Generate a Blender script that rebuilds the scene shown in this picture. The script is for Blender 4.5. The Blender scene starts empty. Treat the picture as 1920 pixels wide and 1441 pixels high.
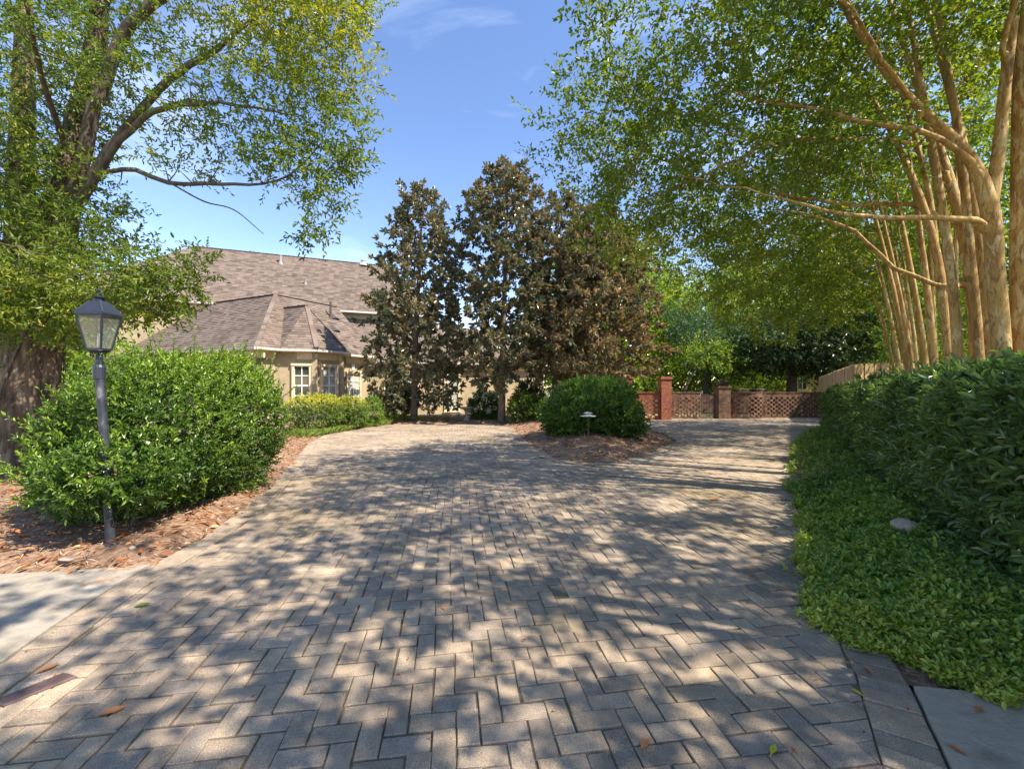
import bpy, math
import numpy as np

# ------------------------------------------------------------------ camera, sky, sun, exposure
sc = bpy.context.scene
col = sc.collection
R = math.radians
cam_d = bpy.data.cameras.new('camera')
cam_d.lens = 15.0
cam_d.sensor_width = 36.0
cam_d.clip_start = 0.05
cam_d.clip_end = 2000
cam = bpy.data.objects.new('camera', cam_d)
cam.location = (0, 0, 1.44)
cam.rotation_euler = (R(90), 0, 0)
col.objects.link(cam)
sc.camera = cam

SUN_EL, SUN_X, SUN_Y = R(50), 0.885, -0.466          # sun stands right of and a little behind the camera
world = bpy.data.worlds.new('World')
sc.world = world
world.use_nodes = True
wn, wl = world.node_tree.nodes, world.node_tree.links
wn.clear()
sky = wn.new('ShaderNodeTexSky')
sky.sky_type = 'NISHITA'
sky.sun_disc = False
sky.sun_elevation = SUN_EL
sky.sun_rotation = math.atan2(SUN_X, SUN_Y)
sky.altitude = 600
sky.air_density = 1.0
sky.dust_density = 0.05
sky.ozone_density = 3.0
tc = wn.new('ShaderNodeTexCoord')
mp = wn.new('ShaderNodeMapping')
mp.inputs['Scale'].default_value = (1.6, 2.2, 5.0)
mp.inputs['Rotation'].default_value = (0.2, 0.35, 0.4)
wl.new(tc.outputs['Generated'], mp.inputs['Vector'])
cn = wn.new('ShaderNodeTexNoise')
cn.inputs['Scale'].default_value = 1.5
cn.inputs['Detail'].default_value = 7
cn.inputs['Roughness'].default_value = 0.55
cn.inputs['Distortion'].default_value = 0.6
wl.new(mp.outputs['Vector'], cn.inputs['Vector'])
cr = wn.new('ShaderNodeValToRGB')
cr.color_ramp.elements[0].position = 0.52
cr.color_ramp.elements[0].color = (0, 0, 0, 1)
cr.color_ramp.elements[1].position = 0.85
cr.color_ramp.elements[1].color = (.4, .4, .4, 1)
wl.new(cn.outputs['Fac'], cr.inputs['Fac'])
mx = wn.new('ShaderNodeMix')
mx.data_type = 'RGBA'
wl.new(cr.outputs['Color'], mx.inputs['Factor'])
hs = wn.new('ShaderNodeHueSaturation')
hs.inputs['Saturation'].default_value = 1.2
hs.inputs['Value'].default_value = 0.9
tn = wn.new('ShaderNodeMix')                       # camera white balance: a touch less green and blue
tn.data_type = 'RGBA'; tn.blend_type = 'MULTIPLY'; tn.inputs['Factor'].default_value = 1
tn.inputs[7].default_value = (1.10, .90, .82, 1)
wl.new(sky.outputs['Color'], tn.inputs[6])
wl.new(tn.outputs[2], hs.inputs['Color'])
wl.new(hs.outputs['Color'], mx.inputs[6])
mx.inputs[7].default_value = (4.6, 5.2, 6.2, 1)
bg = wn.new('ShaderNodeBackground')
bg.inputs['Strength'].default_value = 0.15
wl.new(mx.outputs[2], bg.inputs['Color'])
wo = wn.new('ShaderNodeOutputWorld')
wl.new(bg.outputs['Background'], wo.inputs['Surface'])

sun_d = bpy.data.lights.new('sun', 'SUN')
sun_d.energy = 3.8
sun_d.angle = R(0.55)
sun_d.color = (1.0, 0.90, 0.76)
sun = bpy.data.objects.new('sun', sun_d)
hx, hy = SUN_X * math.cos(SUN_EL), SUN_Y * math.cos(SUN_EL)
sun.rotation_euler = (math.pi / 2 - SUN_EL, 0, math.atan2(hy, hx) + math.pi / 2)
sun.location = (20, -10, 30)
col.objects.link(sun)

sc.view_settings.view_transform = 'Standard'
sc.view_settings.look = 'None'
sc.view_settings.gamma = 1.0
sc.view_settings.use_curve_mapping = False
sc.view_settings.exposure = 1.55
sc.cycles.max_bounces = 8
sc.cycles.diffuse_bounces = 5
sc.cycles.glossy_bounces = 2
sc.cycles.transmission_bounces = 4
sc.cycles.transparent_max_bounces = 6
sc.cycles.sample_clamp_indirect = 6.0

# ------------------------------------------------------------------ helpers
rng = np.random.default_rng(11)
Z = np.array((0, 0, 1.0))
A = lambda *a: np.array(a, dtype=float)


def g(y):
    """height of the ground: level near the camera, then falling gently away"""
    return -0.02 * (np.clip(y, 6, 40) - 6)


def unit(v):
    return v / np.maximum(np.linalg.norm(v, axis=-1, keepdims=True), 1e-9)


class Geo:
    def __init__(self):
        self.v, self.l, self.s, self.t, self.n = [], [], [], [], 0

    def add(self, V, F, tint=0.0):
        V = np.asarray(V, float).reshape(-1, 3)
        F = np.asarray(F, int)
        if F.ndim == 1:
            F = F[None]
        self.v.append(V)
        self.l.append((F + self.n).ravel())
        self.s.append(np.full(len(F), F.shape[1]))
        self.t.append(np.broadcast_to(np.asarray(tint, float), (len(F),)))
        self.n += len(V)
        return self

    def box(self, c, half, ax=(1, 0, 0), tint=0.0, up=(0, 0, 1)):
        """box about c, half sizes along ax / across / up"""
        ax = unit(A(*ax)); up = unit(A(*up)); ac = np.cross(up, ax)
        V = [np.array(c) + i * half[0] * ax + j * half[1] * ac + k * half[2] * up for k in (-1, 1) for j in (-1, 1) for i in (-1, 1)]
        self.add(V, [[0, 2, 3, 1], [4, 5, 7, 6], [0, 1, 5, 4], [2, 6, 7, 3], [0, 4, 6, 2], [1, 3, 7, 5]], tint)
        return self

    def bar(self, p, q, w, h=None, tint=0.0):
        p, q = np.array(p, float), np.array(q, float)
        d = q - p
        n = np.linalg.norm(d)
        d = d / n
        up = Z if abs(d[2]) < 0.95 else A(0, 1, 0)
        up = unit(up - d * (up @ d))
        return self.box((p + q) / 2, (n / 2, w / 2, (h or w) / 2), d, tint, up)

    def prism(self, poly, z0, z1, tint=0.0):
        """vertical prism over a plan polygon (counter-clockwise)"""
        n = len(poly)
        V = [(x, y, z0) for x, y in poly] + [(x, y, z1) for x, y in poly]
        self.add(V, [[i, (i + 1) % n, n + (i + 1) % n, n + i] for i in range(n)], tint)
        self.add(V, [list(range(n, 2 * n))], tint)
        self.add(V, [list(range(n - 1, -1, -1))], tint)
        return self

    def lathe(self, c, prof, sides=20, tint=0.0):
        a = np.arange(sides) / sides * 2 * np.pi
        V = np.array([[c[0] + r * math.cos(t), c[1] + r * math.sin(t), c[2] + z] for r, z in prof for t in a])
        F = [[i * sides + j, i * sides + (j + 1) % sides, (i + 1) * sides + (j + 1) % sides, (i + 1) * sides + j]
             for i in range(len(prof) - 1) for j in range(sides)]
        self.add(V, F, tint)
        return self

    def tube(self, pts, rad, sides=6, tint=0.0, rough=0.0, cap=True):
        pts = np.asarray(pts, float)
        n = len(pts)
        rad = np.broadcast_to(np.asarray(rad, float), (n,))
        d = unit(np.gradient(pts, axis=0))
        a0 = unit(np.cross(d[0], A(0.31, 0.9, 0.12)))
        fa = np.zeros((n, 3)); fa[0] = a0
        for i in range(1, n):
            w = fa[i - 1] - d[i] * (fa[i - 1] @ d[i])
            fa[i] = w / np.linalg.norm(w)
        fb = np.cross(d, fa)
        an = np.arange(sides) / sides * 2 * np.pi
        rr = rad[:, None] * np.ones((1, sides))
        if rough:
            k = rng.uniform(-1, 1, (n, sides)); k = (k + np.roll(k, 1, 0) + np.roll(k, -1, 0)) / 2
            lob = sum(np.sin(m * an[None] + p) for m, p in ((2, 1.3), (3, .4), (5, 2.1))) / 3
            rr = rr * (1 + rough * (0.5 * k + 0.8 * lob))
        V = pts[:, None] + rr[..., None] * (np.cos(an)[None, :, None] * fa[:, None] + np.sin(an)[None, :, None] * fb[:, None])
        i, j = np.meshgrid(np.arange(n - 1), np.arange(sides), indexing='ij')
        j2 = (j + 1) % sides
        F = np.stack([i * sides + j, i * sides + j2, (i + 1) * sides + j2, (i + 1) * sides + j], -1).reshape(-1, 4)
        self.add(V.reshape(-1, 3), F, tint)
        if cap:
            self.add(V[-1], [list(range(sides))], tint)
            self.add(V[0], [list(range(sides - 1, -1, -1))], tint)
        return self

    def mesh(self, name, mat, base=(0, 0, 0), smooth=False):
        me = bpy.data.meshes.new(name)
        V = np.concatenate(self.v) - np.array(base)
        L = np.concatenate(self.l); S = np.concatenate(self.s); T = np.concatenate(self.t)
        me.vertices.add(len(V)); me.vertices.foreach_set('co', V.astype(np.float32).ravel())
        me.loops.add(len(L)); me.loops.foreach_set('vertex_index', L.astype(np.int32))
        me.polygons.add(len(S))
        me.polygons.foreach_set('loop_start', np.concatenate([[0], np.cumsum(S)[:-1]]).astype(np.int32))
        at = me.attributes.new('tint', 'FLOAT', 'FACE')
        at.data.foreach_set('value', T.astype(np.float32))
        me.update(calc_edges=True)
        me.shade_smooth() if smooth else me.shade_flat()
        me.materials.append(mat)
        return me

    def obj(self, name, mat, parent=None, smooth=False, base=None, **props):
        if base is None:
            base = BASE[parent.name] if parent is not None else (0, 0, 0)
        o = bpy.data.objects.new(name, self.mesh(name, mat, base, smooth))
        col.objects.link(o)
        BASE[o.name] = np.array(base, float)
        if parent is not None:
            o.parent = parent
        else:
            o.location = base
        for k, v in props.items():
            o[k] = v
        return o


BASE = {}


def thing(name, loc, label, cat, group=None):
    o = bpy.data.objects.new(name, None)
    o.empty_display_size = 0.2
    o.location = loc
    col.objects.link(o)
    BASE[o.name] = np.array(loc, float)
    o['label'] = label
    o['category'] = cat
    if group:
        o['group'] = group
    return o


def spline(pts, step=0.25):
    """Catmull-Rom through pts (n,k), resampled about every step metres"""
    p = np.asarray(pts, float)
    q = np.vstack([2 * p[0] - p[1], p, 2 * p[-1] - p[-2]])
    out = []
    for i in range(1, len(q) - 2):
        n = max(2, int(np.linalg.norm(q[i + 1, :3] - q[i, :3]) / step))
        t = (np.arange(n) / n)[:, None]
        a, b, c, d = q[i - 1], q[i], q[i + 1], q[i + 2]
        out.append(0.5 * (2 * b + (c - a) * t + (2 * a - 5 * b + 4 * c - d) * t**2 + (3 * b - a - 3 * c + d) * t**3))
    out.append(p[-1:])
    return np.vstack(out)


# ------------------------------------------------------------------ materials
def new_mat(name):
    m = bpy.data.materials.new(name)
    m.use_nodes = True
    return m, m.node_tree.nodes, m.node_tree.links, m.node_tree.nodes['Principled BSDF']


def ramp(nodes, stops):
    r = nodes.new('ShaderNodeValToRGB')
    e = r.color_ramp.elements
    while len(e) < len(stops):
        e.new(0.5)
    for i, (p, c) in enumerate(stops):
        e[i].position = p
        e[i].color = (*c, 1)
    return r


def leaf_mat(name, stops, rough=0.4, trans=0.35, spec=0.5, glow=(1.25, 1.3, 0.55)):
    m, n, l, b = new_mat(name)
    at = n.new('ShaderNodeAttribute'); at.attribute_name = 'tint'
    r = ramp(n, stops)
    l.new(at.outputs['Fac'], r.inputs['Fac'])
    l.new(r.outputs['Color'], b.inputs['Base Color'])
    b.inputs['Roughness'].default_value = rough
    b.inputs['Specular IOR Level'].default_value = spec
    if trans > 0:
        tr = n.new('ShaderNodeBsdfTranslucent')
        mu = n.new('ShaderNodeMix'); mu.data_type = 'RGBA'; mu.blend_type = 'MULTIPLY'
        mu.inputs['Factor'].default_value = 1
        l.new(r.outputs['Color'], mu.inputs[6]); mu.inputs[7].default_value = (*glow, 1)
        l.new(mu.outputs[2], tr.inputs['Color'])
        ms = n.new('ShaderNodeMixShader'); ms.inputs['Fac'].default_value = trans
        l.new(b.outputs['BSDF'], ms.inputs[1]); l.new(tr.outputs['BSDF'], ms.inputs[2])
        l.new(ms.outputs['Shader'], n['Material Output'].inputs['Surface'])
    return m


def noise_mat(name, stops, scale=8, stretch=(1, 1, 1), rough=0.8, bump=0.3, bscale=None, detail=6, spec=0.3, metal=0, dist=0.01, tint=None, coord='Object'):
    """noise-driven colour ramp with bump; tint=(dark, light) multiplies by a per-face attribute / per-object random"""
    m, n, l, b = new_mat(name)
    t = n.new('ShaderNodeTexCoord')
    mp = n.new('ShaderNodeMapping'); mp.inputs['Scale'].default_value = stretch
    l.new(t.outputs[coord], mp.inputs['Vector'])
    no = n.new('ShaderNodeTexNoise'); no.inputs['Scale'].default_value = scale; no.inputs['Detail'].default_value = detail
    l.new(mp.outputs['Vector'], no.inputs['Vector'])
    r = ramp(n, stops)
    l.new(no.outputs['Fac'], r.inputs['Fac'])
    out = r.outputs['Color']
    if tint:
        at = n.new('ShaderNodeAttribute'); at.attribute_name = 'tint'
        oi = n.new('ShaderNodeObjectInfo')
        ad = n.new('ShaderNodeMath'); ad.operation = 'ADD'
        l.new(at.outputs['Fac'], ad.inputs[0]); l.new(oi.outputs['Random'], ad.inputs[1])
        fr = n.new('ShaderNodeMath'); fr.operation = 'FRACT'
        l.new(ad.outputs[0], fr.inputs[0])
        r2 = ramp(n, [(i / (len(tint) - 1), c) for i, c in enumerate(tint)])
        l.new(fr.outputs[0], r2.inputs['Fac'])
        mu = n.new('ShaderNodeMix'); mu.data_type = 'RGBA'; mu.blend_type = 'MULTIPLY'; mu.inputs['Factor'].default_value = 1
        l.new(out, mu.inputs[6]); l.new(r2.outputs['Color'], mu.inputs[7])
        out = mu.outputs[2]
    l.new(out, b.inputs['Base Color'])
    b.inputs['Roughness'].default_value = rough
    b.inputs['Specular IOR Level'].default_value = spec
    b.inputs['Metallic'].default_value = metal
    if bump:
        n2 = n.new('ShaderNodeTexNoise'); n2.inputs['Scale'].default_value = bscale or scale * 3; n2.inputs['Detail'].default_value = 5
        l.new(mp.outputs['Vector'], n2.inputs['Vector'])
        bp = n.new('ShaderNodeBump'); bp.inputs['Strength'].default_value = bump; bp.inputs['Distance'].default_value = dist
        l.new(n2.outputs['Fac'], bp.inputs['Height'])
        l.new(bp.outputs['Normal'], b.inputs['Normal'])
    return m


def plain_mat(name, c, rough=0.5, spec=0.4, metal=0.0):
    return noise_mat(name, [(0.3, tuple(x * 0.85 for x in c)), (0.7, tuple(min(1, x * 1.12) for x in c))], 12, rough=rough, spec=spec, metal=metal, bump=0.08)


def paver_mat():
    m, n, l, b = new_mat('paver_concrete')
    t = n.new('ShaderNodeNewGeometry')
    at = n.new('ShaderNodeAttribute'); at.attribute_name = 'tint'
    oi = n.new('ShaderNodeObjectInfo')
    ad = n.new('ShaderNodeMath'); ad.operation = 'ADD'
    l.new(at.outputs['Fac'], ad.inputs[0]); l.new(oi.outputs['Random'], ad.inputs[1])
    fr = n.new('ShaderNodeMath'); fr.operation = 'FRACT'; l.new(ad.outputs[0], fr.inputs[0])
    base = ramp(n, [(0, (.24, .20, .158)), (.18, (.335, .272, .208)), (.36, (.26, .222, .18)), (.55, (.33, .268, .205)), (.75, (.40, .322, .242)), (.88, (.29, .25, .212)), (1, (.225, .195, .168))])
    l.new(fr.outputs[0], base.inputs['Fac'])

    def noise(scale, detail, stops):
        x = n.new('ShaderNodeTexNoise'); x.inputs['Scale'].default_value = scale; x.inputs['Detail'].default_value = detail
        l.new(t.outputs['Position'], x.inputs['Vector'])
        r = ramp(n, stops); l.new(x.outputs['Fac'], r.inputs['Fac'])
        return x, r

    def mul(a, c, blend='MULTIPLY', fac=1.0):
        k = n.new('ShaderNodeMix'); k.data_type = 'RGBA'; k.blend_type = blend
        if hasattr(fac, 'node'):
            l.new(fac, k.inputs['Factor'])
        else:
            k.inputs['Factor'].default_value = fac
        l.new(a, k.inputs[6])
        if hasattr(c, 'node'):
            l.new(c, k.inputs[7])
        else:
            k.inputs[7].default_value = (*c, 1)
        return k.outputs[2]
    grit, rg = noise(260, 2, [(.3, (.62, .62, .63)), (.5, (1, 1, 1)), (.68, (1.5, 1.46, 1.4)), (.78, (2.3, 2.25, 2.15))])
    _, rs = noise(1.1, 5, [(.32, (.66, .66, .66)), (.5, (1, .97, .93)), (.68, (1.22, 1.16, 1.06))])
    _, rt = noise(14, 4, [(.3, (.82, .82, .83)), (.7, (1.16, 1.15, 1.12))])
    o = mul(mul(mul(base.outputs['Color'], rg.outputs['Color']), rs.outputs['Color']), rt.outputs['Color'])
    # moss and rust-brown dirt lying on some stretches of the drive
    _, rm = noise(0.55, 6, [(.53, (0, 0, 0)), (.68, (.62, .62, .62))])
    o = mul(o, (.20, .155, .08), 'MIX', rm.outputs['Color'])
    l.new(o, b.inputs['Base Color'])
    b.inputs['Roughness'].default_value = 0.88
    b.inputs['Specular IOR Level'].default_value = 0.25
    bp = n.new('ShaderNodeBump'); bp.inputs['Strength'].default_value = .55; bp.inputs['Distance'].default_value = .003
    l.new(grit.outputs['Fac'], bp.inputs['Height']); l.new(bp.outputs['Normal'], b.inputs['Normal'])
    return m


def crepe_bark():
    """smooth bark shedding in long flakes: cinnamon, ochre and grey-tan patches with sharp edges"""
    m, n, l, b = new_mat('flaking_cinnamon_bark')
    t = n.new('ShaderNodeNewGeometry')
    mp = n.new('ShaderNodeMapping'); mp.inputs['Scale'].default_value = (1, 1, .30)
    l.new(t.outputs['Position'], mp.inputs['Vector'])

    def noise(scale, detail, stops, rough=.5, dist=0.0):
        x = n.new('ShaderNodeTexNoise'); x.inputs['Scale'].default_value = scale; x.inputs['Detail'].default_value = detail
        x.inputs['Roughness'].default_value = rough; x.inputs['Distortion'].default_value = dist
        l.new(mp.outputs['Vector'], x.inputs['Vector'])
        r = ramp(n, stops); l.new(x.outputs['Fac'], r.inputs['Fac'])
        return x, r.outputs['Color']

    def mix(a, c, f, blend='MIX'):
        k = n.new('ShaderNodeMix'); k.data_type = 'RGBA'; k.blend_type = blend
        if hasattr(f, 'node'):
            l.new(f, k.inputs['Factor'])
        else:
            k.inputs['Factor'].default_value = f
        l.new(a, k.inputs[6])
        if hasattr(c, 'node'):
            l.new(c, k.inputs[7])
        else:
            k.inputs[7].default_value = (*c, 1)
        return k.outputs[2]
    _, base = noise(7, 6, [(.3, (.25, .14, .045)), (.45, (.36, .225, .072)), (.6, (.44, .285, .095))])
    x1, f1 = noise(9, 5, [(.535, (0, 0, 0)), (.56, (.85, .85, .85))], .6, .8)
    x2, f2 = noise(15, 5, [(.56, (0, 0, 0)), (.58, (.8, .8, .8))], .6, 1.0)
    _, fine = noise(70, 4, [(.3, (.78, .78, .78)), (.7, (1.18, 1.16, 1.12))])
    o = mix(base, (.52, .40, .20), f1)
    o = mix(o, (.24, .12, .045), f2)
    o = mix(o, fine, 1.0, 'MULTIPLY')
    l.new(o, b.inputs['Base Color'])
    b.inputs['Roughness'].default_value = .72
    b.inputs['Specular IOR Level'].default_value = .3
    ad = n.new('ShaderNodeMath'); ad.operation = 'SUBTRACT'
    l.new(f1, ad.inputs[0]); l.new(f2, ad.inputs[1])
    bp = n.new('ShaderNodeBump'); bp.inputs['Strength'].default_value = .5; bp.inputs['Distance'].default_value = .006
    l.new(ad.outputs[0], bp.inputs['Height']); l.new(bp.outputs['Normal'], b.inputs['Normal'])
    return m


M = {}
M['paver'] = paver_mat()
M['clay'] = noise_mat('dark_clay_brick', [(.3, (.10, .065, .06)), (.7, (.15, .10, .09))], 30, rough=.6, bump=.2)
M['sand'] = noise_mat('joint_sand', [(.35, (.11, .085, .06)), (.5, (.19, .145, .10)), (.62, (.11, .11, .045))], 3, rough=1, bump=.6, bscale=120)
M['concrete'] = noise_mat('weathered_concrete', [(.30, (.19, .165, .125)), (.42, (.29, .255, .205)), (.5, (.35, .31, .25)), (.56, (.31, .27, .215)), (.7, (.42, .38, .315))], 4.5, rough=.92, bump=.8, bscale=70, dist=.006, detail=14)
M['mulch'] = noise_mat('pine_straw_ground', [(.3, (.15, .085, .052)), (.5, (.27, .165, .105)), (.7, (.38, .26, .18))], 24, rough=1, bump=1, bscale=70, dist=.02, detail=10)
M['soil'] = noise_mat('soil_and_grass', [(.30, (.10, .12, .035)), (.48, (.16, .16, .06)), (.6, (.30, .22, .13)), (.75, (.36, .28, .18))], .45, rough=1, bump=.8, bscale=30, dist=.03, detail=12)
M['straw'] = leaf_mat('pine_straw', [(0, (.22, .11, .06)), (.4, (.38, .22, .13)), (.75, (.50, .35, .23)), (1, (.60, .48, .36))], .8, .1, .15)
M['dead'] = leaf_mat('dead_leaf', [(0, (.17, .06, .025)), (.4, (.36, .13, .05)), (.75, (.46, .24, .11)), (1, (.60, .42, .24))], .7, .15, .25)
M['stucco'] = noise_mat('tan_painted_brick', [(.3, (.31, .243, .15)), (.7, (.40, .32, .205))], 3, rough=.9, bump=.2, bscale=25)
M['cream'] = plain_mat('cream_paint', (.62, .52, .34), .5)
M['white'] = plain_mat('white_paint', (.76, .74, .68), .45)
M['gutter'] = plain_mat('pale_metal', (.55, .52, .47), .4)
M['shingle'] = noise_mat('asphalt_shingle', [(.3, (.15, .118, .097)), (.7, (.205, .165, .138))], 2.2, rough=.95, bump=.5, bscale=160, dist=.003,
                         tint=[(.52, .50, .48), (1, 1, 1), (1.12, 1.06, 1.0), (.68, .66, .64), (1.2, 1.16, 1.1)])
M['pane_glass'] = None
M['black'] = plain_mat('dark_painted_metal', (.022, .027, .042), .42, .5)
M['post'] = noise_mat('weathered_post_paint', [(.33, (.012, .014, .02)), (.5, (.024, .028, .04)), (.6, (.045, .05, .066)), (.66, (.15, .155, .17)), (.72, (.10, .06, .04))], 11, (1, 1, .5), rough=.5, bump=.2, spec=.5)
M['pipe'] = plain_mat('grey_pipe', (.30, .28, .26), .5)
M['darkpipe'] = plain_mat('dark_vent', (.07, .06, .055), .5)
M['brick'] = noise_mat('red_brick', [(.3, (.26, .085, .048)), (.7, (.37, .135, .08))], 9, rough=.9, bump=.4, bscale=60, tint=[(.75, .72, .7), (1, 1, 1), (1.12, 1.1, 1.05), (.85, .9, .9)])
M['oldbrick'] = noise_mat('old_brick', [(.3, (.09, .05, .038)), (.5, (.16, .085, .06)), (.7, (.20, .15, .105))], 5, rough=.95, bump=.4, bscale=60, tint=[(.62, .65, .6), (1, 1, 1), (1.15, 1.1, 1), (.72, .8, .66)])
M['mortar'] = plain_mat('mortar', (.33, .28, .23), .95)
M['iron'] = plain_mat('black_iron', (.03, .03, .033), .5)
M['stone'] = noise_mat('tan_stone', [(.3, (.28, .23, .18)), (.7, (.45, .39, .32))], 9, rough=.9, bump=.6)
M['fencewood'] = noise_mat('new_pine_board', [(.3, (.47, .32, .165)), (.7, (.60, .43, .24))], 4, (6, 6, .5), rough=.8, bump=.2, tint=[(.9, .88, .85), (1, 1, 1), (1.07, 1.05, 1.02), (.96, .93, .9)])
M['yellow'] = plain_mat('yellow_siding', (.68, .52, .22), .7)
M['bark'] = noise_mat('furrowed_bark', [(.32, (.045, .028, .02)), (.5, (.125, .085, .06)), (.68, (.24, .18, .13))], 7, (1.6, 1.6, .28), rough=1, bump=1, bscale=16, dist=.05, detail=9)
M['limb'] = noise_mat('limb_bark', [(.3, (.075, .058, .045)), (.7, (.17, .135, .105))], 12, (1, 1, .4), rough=1, bump=.8, bscale=40, dist=.01)
M['crepe_bark'] = crepe_bark()
M['mag_bark'] = noise_mat('grey_brown_bark', [(.3, (.10, .075, .055)), (.7, (.20, .155, .115))], 9, rough=1, bump=.6)

g3 = lambda a, b, c, d: [(0, a), (.35, b), (.7, c), (1, d)]
M['l_crepe'] = leaf_mat('crepe_leaf', g3((.075, .125, .016), (.115, .18, .022), (.165, .23, .03), (.29, .30, .04)), .42, .5, .5, (1.5, 1.45, .5))
M['l_oak'] = leaf_mat('elm_leaf', g3((.07, .12, .018), (.115, .18, .026), (.19, .245, .034), (.36, .34, .04)), .42, .48, .5, (1.5, 1.45, .5))
M['l_vine'] = leaf_mat('vine_leaf', g3((.06, .115, .018), (.105, .18, .03), (.17, .24, .05), (.25, .31, .08)), .38, .35)
M['l_holly'] = leaf_mat('shrub_leaf', g3((.04, .08, .016), (.07, .14, .02), (.14, .235, .028), (.30, .42, .05)), .36, .3, .5)
M['l_hedge'] = leaf_mat('hedge_leaf', g3((.07, .12, .04), (.12, .205, .056), (.18, .275, .066), (.28, .37, .09)), .23, .3, .7)
M['l_cover'] = leaf_mat('jasmine_leaf', g3((.065, .12, .03), (.13, .235, .038), (.235, .36, .05), (.38, .41, .065)), .36, .32, .5)
M['l_mag'] = leaf_mat('magnolia_leaf', [(0, (.07, .10, .058)), (.25, (.14, .17, .095)), (.49, (.29, .29, .17)), (.52, (.25, .185, .115)), (.7, (.37, .25, .13)), (.85, (.50, .32, .15)), (1, (.60, .38, .16))], .22, .34, .6, (1.2, .9, .5))
M['l_box'] = leaf_mat('clipped_shrub_leaf', g3((.06, .11, .02), (.13, .20, .03), (.28, .32, .035), (.58, .52, .045)), .45, .3)
M['l_island'] = leaf_mat('round_shrub_leaf', g3((.045, .09, .02), (.09, .165, .03), (.15, .25, .042), (.26, .37, .065)), .36, .3)
M['l_fern'] = leaf_mat('fern_leaf', g3((.08, .15, .02), (.15, .26, .03), (.26, .37, .05), (.38, .45, .08)), .5, .4)
M['l_bright'] = leaf_mat('bright_tree_leaf', g3((.07, .14, .018), (.14, .23, .026), (.25, .34, .036), (.38, .43, .06)), .5, .5, .4, (1.5, 1.45, .5))
M['l_blue'] = leaf_mat('cedar_leaf', g3((.035, .09, .034), (.055, .13, .048), (.085, .17, .06), (.13, .22, .07)), .5, .25)
M['l_dark'] = leaf_mat('dark_tree_leaf', g3((.028, .052, .018), (.045, .085, .024), (.075, .125, .03), (.12, .17, .04)), .36, .25)
M['flower'] = leaf_mat('white_blossom', [(0, (.68, .68, .58)), (1, (.80, .80, .74))], .6, .3)
M['berry'] = leaf_mat('yellow_berry', [(0, (.40, .30, .05)), (1, (.50, .42, .08))], .4, 0)
M['grass'] = leaf_mat('liriope_blade', g3((.08, .14, .02), (.15, .23, .035), (.25, .31, .06), (.36, .33, .11)), .5, .35)
M['moss'] = leaf_mat('moss', g3((.05, .06, .02), (.08, .09, .03), (.1, .1, .04), (.14, .13, .06)), .9, 0)


def glass_mat(name, c, rough=.05):
    m, n, l, b = new_mat(name)
    b.inputs['Base Color'].default_value = (*c, 1)
    b.inputs['Roughness'].default_value = rough
    b.inputs['Specular IOR Level'].default_value = .8
    return m


M['pane_glass'] = glass_mat('dark_window_glass', (.04, .045, .04))
m, n_, l_, b_ = new_mat('lantern_glass')
gt = n_.new('ShaderNodeBsdfTransparent'); gt.inputs['Color'].default_value = (.93, .94, .91, 1)
gg = n_.new('ShaderNodeBsdfGlossy'); gg.inputs['Roughness'].default_value = .05
gd = n_.new('ShaderNodeBsdfDiffuse'); gd.inputs['Color'].default_value = (.5, .5, .44, 1)
g1 = n_.new('ShaderNodeMixShader'); g1.inputs['Fac'].default_value = .10
g2 = n_.new('ShaderNodeMixShader'); g2.inputs['Fac'].default_value = .10
l_.new(gt.outputs[0], g1.inputs[1]); l_.new(gd.outputs[0], g1.inputs[2])
l_.new(g1.outputs[0], g2.inputs[1]); l_.new(gg.outputs[0], g2.inputs[2])
l_.new(g2.outputs[0], n_['Material Output'].inputs['Surface'])
M['lantern_glass'] = m
# ------------------------------------------------------------------ foliage helpers
HEX = np.array([[0, 0, 0], [.42, .30, .10], [.36, .70, .10], [0, 1, -.10], [-.36, .70, .10], [-.42, .30, .10]])
HEXF = np.array([[0, 1, 2, 3], [3, 4, 5, 0]])
RHO = np.array([[0, 0, 0], [.5, .48, .06], [0, 1, -.08], [-.5, .48, .06]])
RHOF = np.array([[0, 1, 2, 3]])
BLD = np.array([[-.5, 0, 0], [.5, 0, 0], [.30, .6, .06], [0, 1, -.12], [-.30, .6, .06]])
BLDF = np.array([[0, 1, 2, 3, 4]])


def leaves(geo, P, D, N, size, wr, tint, kind='hex'):
    """one leaf at each P, pointing along D with its upper side towards N"""
    T, F = {'hex': (HEX, HEXF), 'rho': (RHO, RHOF), 'blade': (BLD, BLDF)}[kind]
    m = len(P)
    if m == 0:
        return
    D = unit(D); X = unit(np.cross(D, N)); Nn = np.cross(X, D)
    size = np.broadcast_to(np.asarray(size, float), (m,))
    w = size * wr
    V = P[:, None] + T[None, :, 0, None] * w[:, None, None] * X[:, None] + T[None, :, 1, None] * size[:, None, None] * D[:, None] + T[None, :, 2, None] * size[:, None, None] * Nn[:, None]
    k = len(T)
    Fa = (F[None] + (np.arange(m) * k)[:, None, None]).reshape(-1, F.shape[1])
    geo.add(V.reshape(-1, 3), Fa, np.repeat(np.broadcast_to(np.asarray(tint, float), (m,)), len(F)))


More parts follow.
